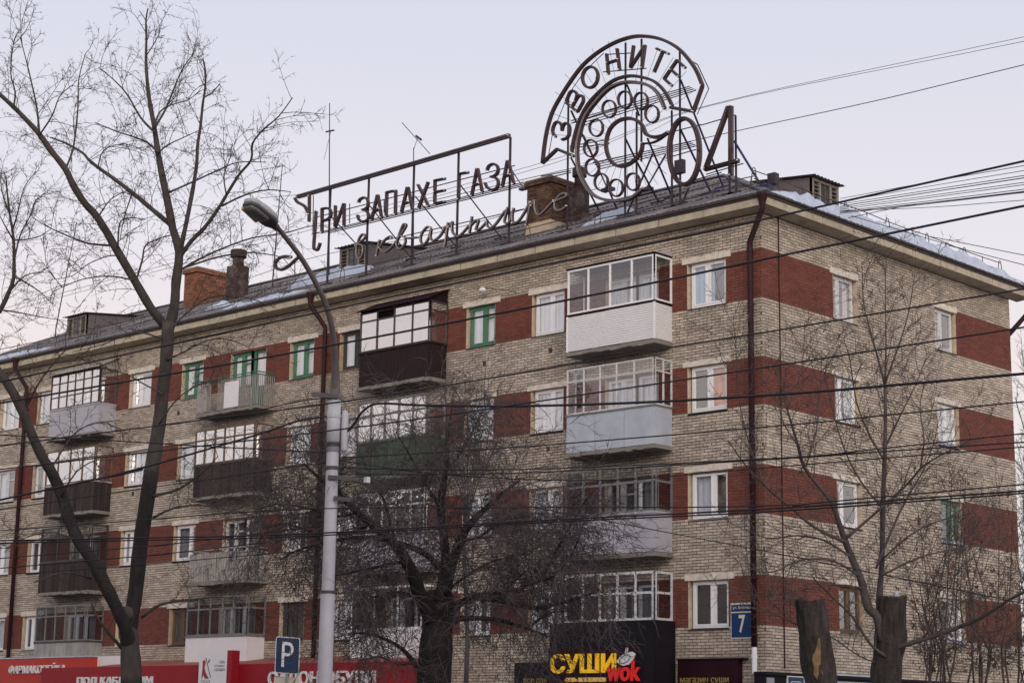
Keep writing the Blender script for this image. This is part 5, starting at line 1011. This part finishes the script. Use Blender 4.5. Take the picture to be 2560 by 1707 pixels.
# --- dense drooping willow
base = atD(1083, 1707, 31.); T3 = Tree('willow_tree', 'dark bare willow with thick trunk and hanging twigs in front of the brick facade', 31., 'barkdark', 'willowtwig', base)
b0 = atD(1084, 1707, 31.); T3.trunk.tube([(b0.x, b0.y, -.1), (b0.x, b0.y, .5), b0], [.42, .32, .29], 12)
T3.limb([(1084, 1712), (1090, 1620), (1094, 1560), (1097, 1490)], 86, 78, sides=14, spawn=False)
for L_, w0, w1, of in (([(1085, 1560), (1052, 1492), (1029, 1428), (989, 1361), (926, 1307), (894, 1280), (858, 1244), (808, 1203), (759, 1158)], 40, 5, (0, -1)), ([(1105, 1540), (1124, 1428), (1151, 1352), (1174, 1311), (1219, 1266), (1264, 1226), (1300, 1200)], 34, 4, (0, .6)), ([(1098, 1500), (1115, 1397), (1101, 1271), (1115, 1180), (1119, 1090), (1130, 1020)], 30, 4, (0, 1.4)),
    ([(1120, 1545), (1137, 1519), (1174, 1496), (1241, 1498), (1331, 1519), (1422, 1501), (1500, 1475)], 24, 4, (0, -1.2)), ([(1125, 1560), (1151, 1546), (1241, 1548), (1331, 1575), (1370, 1590)], 20, 4, (0, -.3)), ([(1174, 1492), (1286, 1474), (1345, 1451), (1376, 1406), (1404, 1352), (1440, 1290), (1470, 1240)], 12, 3, (0, -1.5)), ([(1345, 1451), (1386, 1437), (1431, 1383), (1450, 1330)], 8, 3, (-1, -2)),
    ([(1100, 1420), (1061, 1383), (993, 1356), (910, 1342), (835, 1352), (745, 1374), (700, 1400)], 18, 3, (0, -.6)), ([(1040, 1440), (1020, 1405), (952, 1415), (880, 1430), (830, 1440)], 14, 3, (0, -1.6)), ([(1060, 1690), (1016, 1631), (971, 1600), (912, 1582), (870, 1584)], 14, 3, (0, .4)), ([(926, 1307), (880, 1330), (800, 1335), (720, 1310), (660, 1320)], 9, 2, (-.6, .4)), ([(1101, 1271), (1060, 1200), (1020, 1130), (990, 1080)], 9, 2, (.6, 0)), ([(1115, 1180), (1160, 1120), (1190, 1060), (1225, 1000)], 8, 2, (.8, 1.8)), ([(1151, 1352), (1200, 1340), (1260, 1300), (1320, 1290), (1380, 1310)], 9, 2, (.2, -.8)), ([(989, 1361), (960, 1250), (930, 1200), (900, 1130)], 9, 2, (-.3, .9)), ([(1060, 1500), (1000, 1480), (940, 1490), (880, 1520)], 10, 2, (0, 1.2)), ([(1110, 1480), (1180, 1430), (1240, 1400), (1330, 1380)], 10, 2, (0, 1.6)), ([(894, 1280), (840, 1290), (770, 1270), (690, 1260), (630, 1280)], 8, 2, (-.5, -1.6)), ([(858, 1244), (820, 1170), (780, 1120), (740, 1090)], 6, 2, (-.6, .2)), ([(1070, 1650), (1000, 1660), (950, 1640), (900, 1650)], 8, 2, (0, -1)), ([(1241, 1498), (1300, 1440), (1350, 1400)], 7, 2, (-.5, .5)), ([(1331, 1560), (1380, 1530), (1450, 1530)], 6, 2, (-.3, -.8))):
    T3.limb(L_, w0, w1, of, 7)
T3.spawn(.052, .7, 1.8, .0072, -.42, .75, [6, 3], .10, .22, .25, .5)
T3.spawn(.2, .5, 1.3, .0072, .0, .7, [5, 2], .2, .08, .4, .5)
T3.done()
# --- pollarded tree by the side wall: two stumps, young shoots
base = atD(2216, 1707, 36.); T4 = Tree('young_tree', 'bare young tree with spreading grey shoots growing from a sawn trunk beside the side wall', 36., 'youngtwig', 'youngtwig', base)
for L_, w0, w1, of in (([(2205, 1600), (2194, 1541), (2171, 1519), (2153, 1451), (2131, 1397), (2113, 1352), (2099, 1311), (2077, 1253), (2013, 1171), (1995, 1113), (1968, 1023), (1945, 940)], 26, 3, (0, -.5)), ([(2200, 1560), (2198, 1496), (2205, 1406), (2207, 1271), (2212, 1135), (2214, 1023), (2212, 955)], 18, 7, (0, .4)), ([(2212, 958), (2180, 842), (2159, 758), (2155, 653)], 6, 1.5, (.4, .8)), ([(2212, 958), (2247, 863), (2272, 779), (2285, 695)], 6, 1.5, (.4, 0)), ([(2212, 970), (2215, 850), (2213, 720), (2216, 640)], 5, 1.5, (.4, 1)),
    ([(2115, 1355), (2040, 1320), (1980, 1270), (1914, 1216), (1860, 1158), (1820, 1100)], 10, 2, (-.3, -1.5)), ([(2125, 1390), (2060, 1350), (1995, 1338), (1920, 1345), (1860, 1320)], 7, 2, (-.3, .3)), ([(2115, 1345), (2176, 1293), (2266, 1212), (2311, 1162), (2392, 1117), (2450, 1090)], 9, 2, (-.2, -1)), ([(2190, 1420), (2243, 1293), (2279, 1225), (2311, 1170), (2340, 1090)], 7, 2, (.2, 1)), ([(2215, 1622), (2257, 1613), (2356, 1582), (2446, 1546), (2520, 1500), (2580, 1470)], 15, 6, (0, -2)), ([(2200, 1440), (2311, 1388), (2437, 1365), (2510, 1340)], 7, 2, (.2, .8)), ([(2215, 1640), (2176, 1609), (2131, 1541), (2076, 1487), (2030, 1440)], 9, 3, (0, -1)), ([(2150, 1440), (2080, 1400), (2000, 1400), (1930, 1430), (1870, 1420)], 6, 2, (-.2, -1)), ([(2160, 1470), (2080, 1460), (2000, 1475), (1900, 1490), (1850, 1470)], 5, 2, (-.2, -1.5)),
    ([(2013, 1171), (2040, 1080), (2050, 980), (2055, 880)], 5, 1.5, (-.4, .5)), ([(2207, 1271), (2150, 1200), (2110, 1120), (2080, 1020), (2060, 930)], 6, 1.5, (.2, 1)), ([(2210, 1150), (2170, 1080), (2140, 1000), (2125, 900), (2110, 850)], 6, 1.5, (.3, -.5)), ([(2212, 1120), (2250, 1040), (2290, 960), (2320, 880)], 6, 1.5, (.3, .8)), ([(2205, 1400), (2270, 1340), (2350, 1300), (2440, 1280)], 5, 1.5, (.2, -1)), ([(2300, 1175), (2310, 1100), (2300, 1020), (2310, 960)], 5, 1.5, (-.6, -.6)), ([(1995, 1113), (1960, 1060), (1940, 1000), (1900, 940)], 4, 1.5, (-.5, -1.)), ([(1914, 1216), (1880, 1130), (1860, 1060), (1845, 980), (1840, 880), (1832, 780)], 4, 1.2, (-1, -1.2)), ([(1968, 1023), (2000, 940), (2010, 860), (2012, 800)], 3, 1.2, (-.5, -.5)), ([(2350, 1585), (2420, 1620), (2500, 1640), (2560, 1650)], 5, 2, (-1, -2)), ([(2210, 1660), (2150, 1640), (2060, 1580), (1990, 1560), (1930, 1530), (1880, 1520)], 4, 2, (0, -1.5))):
    T4.limb(L_, w0, w1, of, 6)
T4.spawn(.14, .5, 1.4, .0082, .06, .5, [5, 3], .08, .12, .45, .38); T4.done()
def stump(name, label, px0, px1, w0, w1, d, exposed=False):
    b_ = atD(*px0, d); R_ = thing(name, label, 'tree stump', (b_.x, b_.y, 0)); import mathutils; nz = mathutils.noise.noise; top_ = atD(*px1, d); n, k = 44, 40; vs_ = []; sc_ = d/FPX/2
    lo = Vector((b_.x, b_.y, -.1))
    for i in range(k+1):
        t_ = i/k
        c_ = lo.lerp(b_, t_/.35) if t_ < .35 else b_.lerp(top_, (t_-.35)/.65); w_ = (w0+(w1-w0)*max(0, (t_-.35)/.65))*sc_*(1.25 if t_ < .05 else 1)
        for j in range(n):
            an = 2*math.pi*j/n; dd = Vector((math.cos(an), math.sin(an), 0)); rr = w_*(1+.22*nz(dd*2.2+Vector((0, 0, c_.z*1.6+px0[0])))+.16*nz(dd*9+Vector((0, 0, c_.z*1.5)))); p = c_+dd*rr
            if i == k: p.z += .10*nz(dd*2+Vector((px0[0], 0, 0)))
            vs_.append(p)
    m_ = MB(); m_.add(vs_, [(i*n+j, i*n+(j+1) % n, (i+1)*n+(j+1) % n, (i+1)*n+j) for i in range(k) for j in range(n)]+[tuple(k*n+j for j in range(n))])
    m_.build('trunk', M['stumpbark'], R_, True)
    if exposed:
        m_ = MB(); vs2 = []
        for i in range(14):
            t_ = i/13; z_ = b_.z-.9+t_*1.72; c_ = b_+(top_-b_)*((z_-b_.z)/(top_.z-b_.z)); ww = (.10+.045*nz(Vector((7, z_*5, 0)))+.03*nz(Vector((3, z_*14, 0))))*(1 if t_ < .8 else (1-t_)*4+.2)
            for s_ in (-1, -.35, .35, 1): q = RH*(s_*ww+.05*math.sin(z_*6)-.02); vs2.append(c_+q-FH*(w0*sc_*(.99-.16*s_*s_)+.012+.015*nz(Vector((s_*2, z_*4, 1)))))
        m_.add(vs2, [(i*4+j, i*4+j+1, i*4+j+5, i*4+j+4) for i in range(13) for j in range(3)]); m_.build('bare_wood_patch', M['exposed'], R_, True)
    return R_
st2 = stump('sawn_trunk', 'thick dark sawn trunk with a flat top and young shoots around it', (2216, 1707), (2232, 1490), 74, 72, 36.)
q = atD(2241, 1487, 36.); m_ = MB(); m_.tube([q-Z*.05, q+Z*.03, q+Z*.09], [.05, .04, .01], 6); m_.build('snow_tip', M['snow'], st2)
stump('split_trunk', 'dark leaning tree stump with a strip of bare yellow wood', (2054, 1707), (2024, 1497), 80, 70, 35., True)
# --- reddish seed-bearing shrubs at the right edge
T5 = Tree('maple_shrub', 'reddish brown bare shrub with dry seed clusters before the side wall', 40., 'youngtwig', 'youngtwig', atD(2480, 1707, 40))
random.seed(21)
for k in range(24):
    x_ = U(2300, 2600); h_ = U(1180, 1480); T5.limb([(x_, 1720), (x_+U(-20, 20), 1620), (x_+U(-40, 40), 1520), (x_+U(-60, 60), h_)], 6, 1.5, (0, U(-1.5, 1.5)), 4)
T5.spawn(.15, .4, 1.1, .007, -.05, .6, [4, 2], .1, .3, .3, .45)
sd_m = MB()
for p, rs in T5.limbs:
    for k in range(16):
        q = random.choice(p[2:])+rnd_dir()*U(.1, .9); a3 = rnd_dir()*U(.025, .07); b4 = a3.cross(rnd_dir())*.8; sd_m.quad(q-a3, q+b4, q+a3-Z*.06, q-b4-Z*.05)
T5.done(); so2 = sd_m.build('seed_clusters', M['seed'], T5.root); so2['kind'] = 'stuff'
T6 = Tree('birch_tree', 'thin pinkish bare tree behind the far corner of the side wall', 80., 'youngtwig', 'youngtwig', atD(2590, 1707, 80))
T6.limb([(2610, 1712), (2606, 1500), (2600, 1300), (2590, 1150), (2585, 1000), (2583, 900)], 14, 2, (0, .5), 6)
for k in range(16):
    yb = U(1050, 1560); sx = random.choice((-1, 1)); T6.limb([(2604-(1560-yb)*.03, yb), (2600+sx*U(15, 40), yb-U(50, 110)), (2600+sx*U(20, 70), yb-U(150, 260))], 5, 1.5, (0, U(-2, 2)), 4)
T6.spawn(.3, .6, 1.6, .011, .1, .5, [5, 3], .1, .3, .6, .4); T6.done()
# --- climbing bush on the green balcony
T7 = Tree('shrubby_tree', 'thin bare shrub growing up beside the green parapet balcony', 42., 'willowtwig', 'willowtwig', atD(1170, 1707, 42))
T7.limb([(1165, 1712), (1168, 1560), (1160, 1400), (1165, 1260)], 12, 7, (0, .3), 6, spawn=False)
for k in range(9):
    x_ = 1115+k*14; T7.limb([(1162+U(-3, 3), 1290+k*8), (1150+k*5, 1220), (x_, 1140), (x_+U(-25, 40), 1070), (x_+U(-40, 60), U(950, 1030))], 5, 1.2, (0, U(-1, 1)), 4)
T7.spawn(.2, .4, 1.1, .0075, .02, .7, [5, 3], .2, .3, .5, .4); T7.done()

# ------------------------------------------------------------------ overhead wires
GW = 'overhead wires strung across the front of the building'
def wire(pts_, d0, d1, wpx, label, mt_='wire', group=GW, sag=0, y=None):
    k = len(pts_); p = [atD(x_, y_, d0+(d1-d0)*(x_-pts_[0][0])/(pts_[-1][0]-pts_[0][0])) for x_, y_ in pts_]; p = ([p[0]+(p[0]-p[1]).normalized()*30] if pts_[0][0] < 0 else [])+p+([p[-1]+(p[-1]-p[-2]).normalized()*30] if pts_[-1][0] > 2600 else []); p = smooth(p, 6); m_ = MB(); dm = (d0+d1)/2
    m_.tube(p, wpx*dm/FPX/2, 5); o = m_.build('overhead_wire', M[mt_], None, True); tag(o, label, 'wire', group); return o
LB1 = 'heavier black overhead cable slanting across the top storey and the side eave'
LB2 = 'thin black overhead wire slanting across the brick front below the eaves'
LB3 = 'thin black overhead wire running low across the lower storeys'
LB4 = 'thin grey wire in the bundle rising from the side dormer'
LB5 = 'faint thin wire crossing the sky behind the rooftop signs'
wire([(-60, 968), (860, 767), (1740, 585), (2140, 497), (2620, 390)], 30, 22, 5.5, 'heavier black cable running just under the front cornice and over the side eave'); wire([(-60, 1018), (700, 887), (1500, 734), (1960, 638), (2620, 503)], 30, 22, 6, 'heavier black cable crossing the panes above the white siding balcony')
wire([(-60, 1122), (860, 1003), (1500, 898), (1960, 823), (2620, 712)], 30, 22, 4.2, 'thin black wire crossing just below the white siding balcony')
wire([(-60, 1180), (860, 1072), (1500, 980), (1960, 911), (2620, 809)], 30, 22, 4.2, 'thin black wire crossing the panes above the blue grey balcony parapet')
wire([(862, 1085), (885, 1060), (905, 1030), (946, 1009), (1057, 1013), (1300, 1015), (1625, 1005), (1960, 985), (2197, 966), (2620, 929)], 28.9, 22, 7, 'thick black cable looping from the lamp post box towards the right', group=None)
LR = 'thin black wire running from the lamp post crossarm past the corner downpipe'; LL = 'thin black wire between the poplar trunks and the lamp post'
for w_, d_, t_ in (([(849, 1144), (1300, 1117), (1960, 1063), (2212, 1038), (2620, 998)], 28.8, 3.6), ([(845, 1170), (1300, 1173), (1960, 1144), (2212, 1120), (2620, 1077)], 28.8, 3.2), ([(845, 1185), (1300, 1182), (1960, 1146), (2212, 1128), (2620, 1101)], 28.8, 3.4), ([(847, 1150), (1100, 1185), (1500, 1200), (1973, 1164), (2620, 1112)], 28.8, 3.0), ([(-60, 1330), (700, 1275), (1300, 1268), (1960, 1262), (2620, 1205)], 30, 3.2), ([(-60, 1352), (700, 1336), (1300, 1303), (1860, 1275), (2220, 1251), (2620, 1222)], 30, 4.4), ([(-60, 1358), (700, 1342), (1300, 1308), (1860, 1282), (2220, 1258), (2620, 1228)], 30, 3.8), ([(1300, 1262), (1480, 1295), (1877, 1370), (2400, 1475), (2620, 1520)], 29, 2.6), ([(-60, 1084), (0, 1087), (260, 1100), (490, 1114), (815, 1131)], 30, 3.2), ([(-60, 1262), (275, 1190), (628, 1091), (742, 1053), (830, 1040)], 30, 5.5), ([(-60, 1282), (400, 1215), (860, 1150)], 30, 2.8), ([(-60, 1400), (400, 1362), (830, 1310)], 30, 2.8), ([(-60, 1425), (400, 1385), (830, 1335)], 30, 2.8), ([(-60, 1442), (300, 1415), (830, 1370)], 30, 2.4), ([(630, 1030), (760, 1000), (835, 995)], 30, 3)):
    wire(w_, d_, 22 if w_[-1][0] > 2500 else 28.9, t_, {1262: 'heavier cable sagging from the poplar to the lamp post', 1030: 'short wire reaching the top crossarm of the lamp post', 1084: 'thin wire sloping down from the poplar to the lamp post box'}.get(w_[0][1] if w_[0][0] != 1300 else 0) or ('thin wire descending past the corner downpipe towards the stumps' if w_[0][0] == 1300 else ((LR if w_[0][0] > 800 else LB3) if w_[-1][0] > 2500 else LL)))
for (y0, y1, t_) in ((497, 412, 2.2), (505, 425, 2.0), (511, 438, 2.4), (516, 444, 3.0), (520, 456, 2.2), (524, 462, 2.2), (528, 474, 2.4), (531, 480, 3.4), (534, 482, 2.2), (528, 504, 2.0)):
    wire([(2100, y0), (2330, (y0*.46+y1*.54)+3), (2620, y1-8)], 50, 34, t_*.85, LB4, 'wirethin', 'wires rising from the side dormer')
for w_ in ([(2323, 591), (2440, 614), (2620, 650)], [(2130, 540), (2268, 581), (2420, 626), (2620, 678)], [(2120, 545), (2300, 510), (2560, 482), (2620, 476)]): wire(w_, 50, 46, 2.0, 'thin grey wire dropping along the side roof railing' if w_[-1][1] > 600 else 'thin grey wire running level from the side dormer', 'wirethin', 'wires rising from the side dormer')
for w_, t_ in (([(-60, 790), (700, 585), (1380, 400), (1763, 256+10), (2620, 80)], 1.3), ([(-60, 800), (700, 595), (1380, 410), (1763, 268), (2620, 92)], 1.3), ([(1000, 520), (1500, 405), (1850, 326), (2200, 250), (2620, 148)], 2.2), ([(450, 760), (760, 650), (1100, 580), (1500, 470)], 1.6)): wire(w_, 95, 70, t_, LB5, 'wirethin', 'faint wires in the sky behind the signs')

# ------------------------------------------------------------------ across the street, behind the photographer (blocks added to shade the lower storeys; blocks and poplars show mirrored in glass)
def shade_block(x0, x1, y0, y1, h, mt_, label):
    F_ = thing('unseen_shade_block', label, 'building', (x0, y0, 0), 'unseen blocks added across the street for shade'); m_ = MB(); m_.box((x0, y1, 0), (x1, y0, h)); m_.build('wall', M[mt_], F_); m_ = MB(); m_.box((x0-.4, y1-.4, h+.003), (x1+.4, y0+.4, h+.35)); m_.build('roof', M['slate'], F_)
    wm_ = MB(); wm_.box((-.7, 0, -.75), (.7, .04, .75)); wme = wm_.mesh('window', GLD)
    z_ = 2.2
    while z_ < h-1:
        x_ = x0+2
        while x_ < x1-1: link('window', wme, F_, (x_, y0+.005, z_)); x_ += 3.2
        z_ += 2.8
shade_block(-125, -40, -52, -65, 17, 'brick', 'long unseen brick block added across the street to shade the facade'); shade_block(-30, 30, -50, -63, 17, 'plaster', 'unseen plastered block added across the street to shade the facade'); shade_block(42, 110, -50, -63, 17, 'brick', 'second unseen brick block added across the street to shade the facade')
for k, (x_, y_, rz, sc_) in enumerate(((-36, -33, .4, .8), (-52, -37, 2.1, .9), (-24, -36, 3.3, .7), (-68, -34, 4.4, .9), (-45, -44, 5.2, 1.))):
    r_ = T1.root.copy(); COL.objects.link(r_); r_.location = (x_, y_, 0); r_.rotation_euler = (0, 0, rz); r_.scale = (sc_,)*3; r_['label'] = 'bare poplar standing across the street'; r_['group'] = 'poplars across the street'
    for c in list(T1.root.children):
        c2 = c.copy(); COL.objects.link(c2); c2.parent = r_; c2.matrix_parent_inverse = c.matrix_parent_inverse
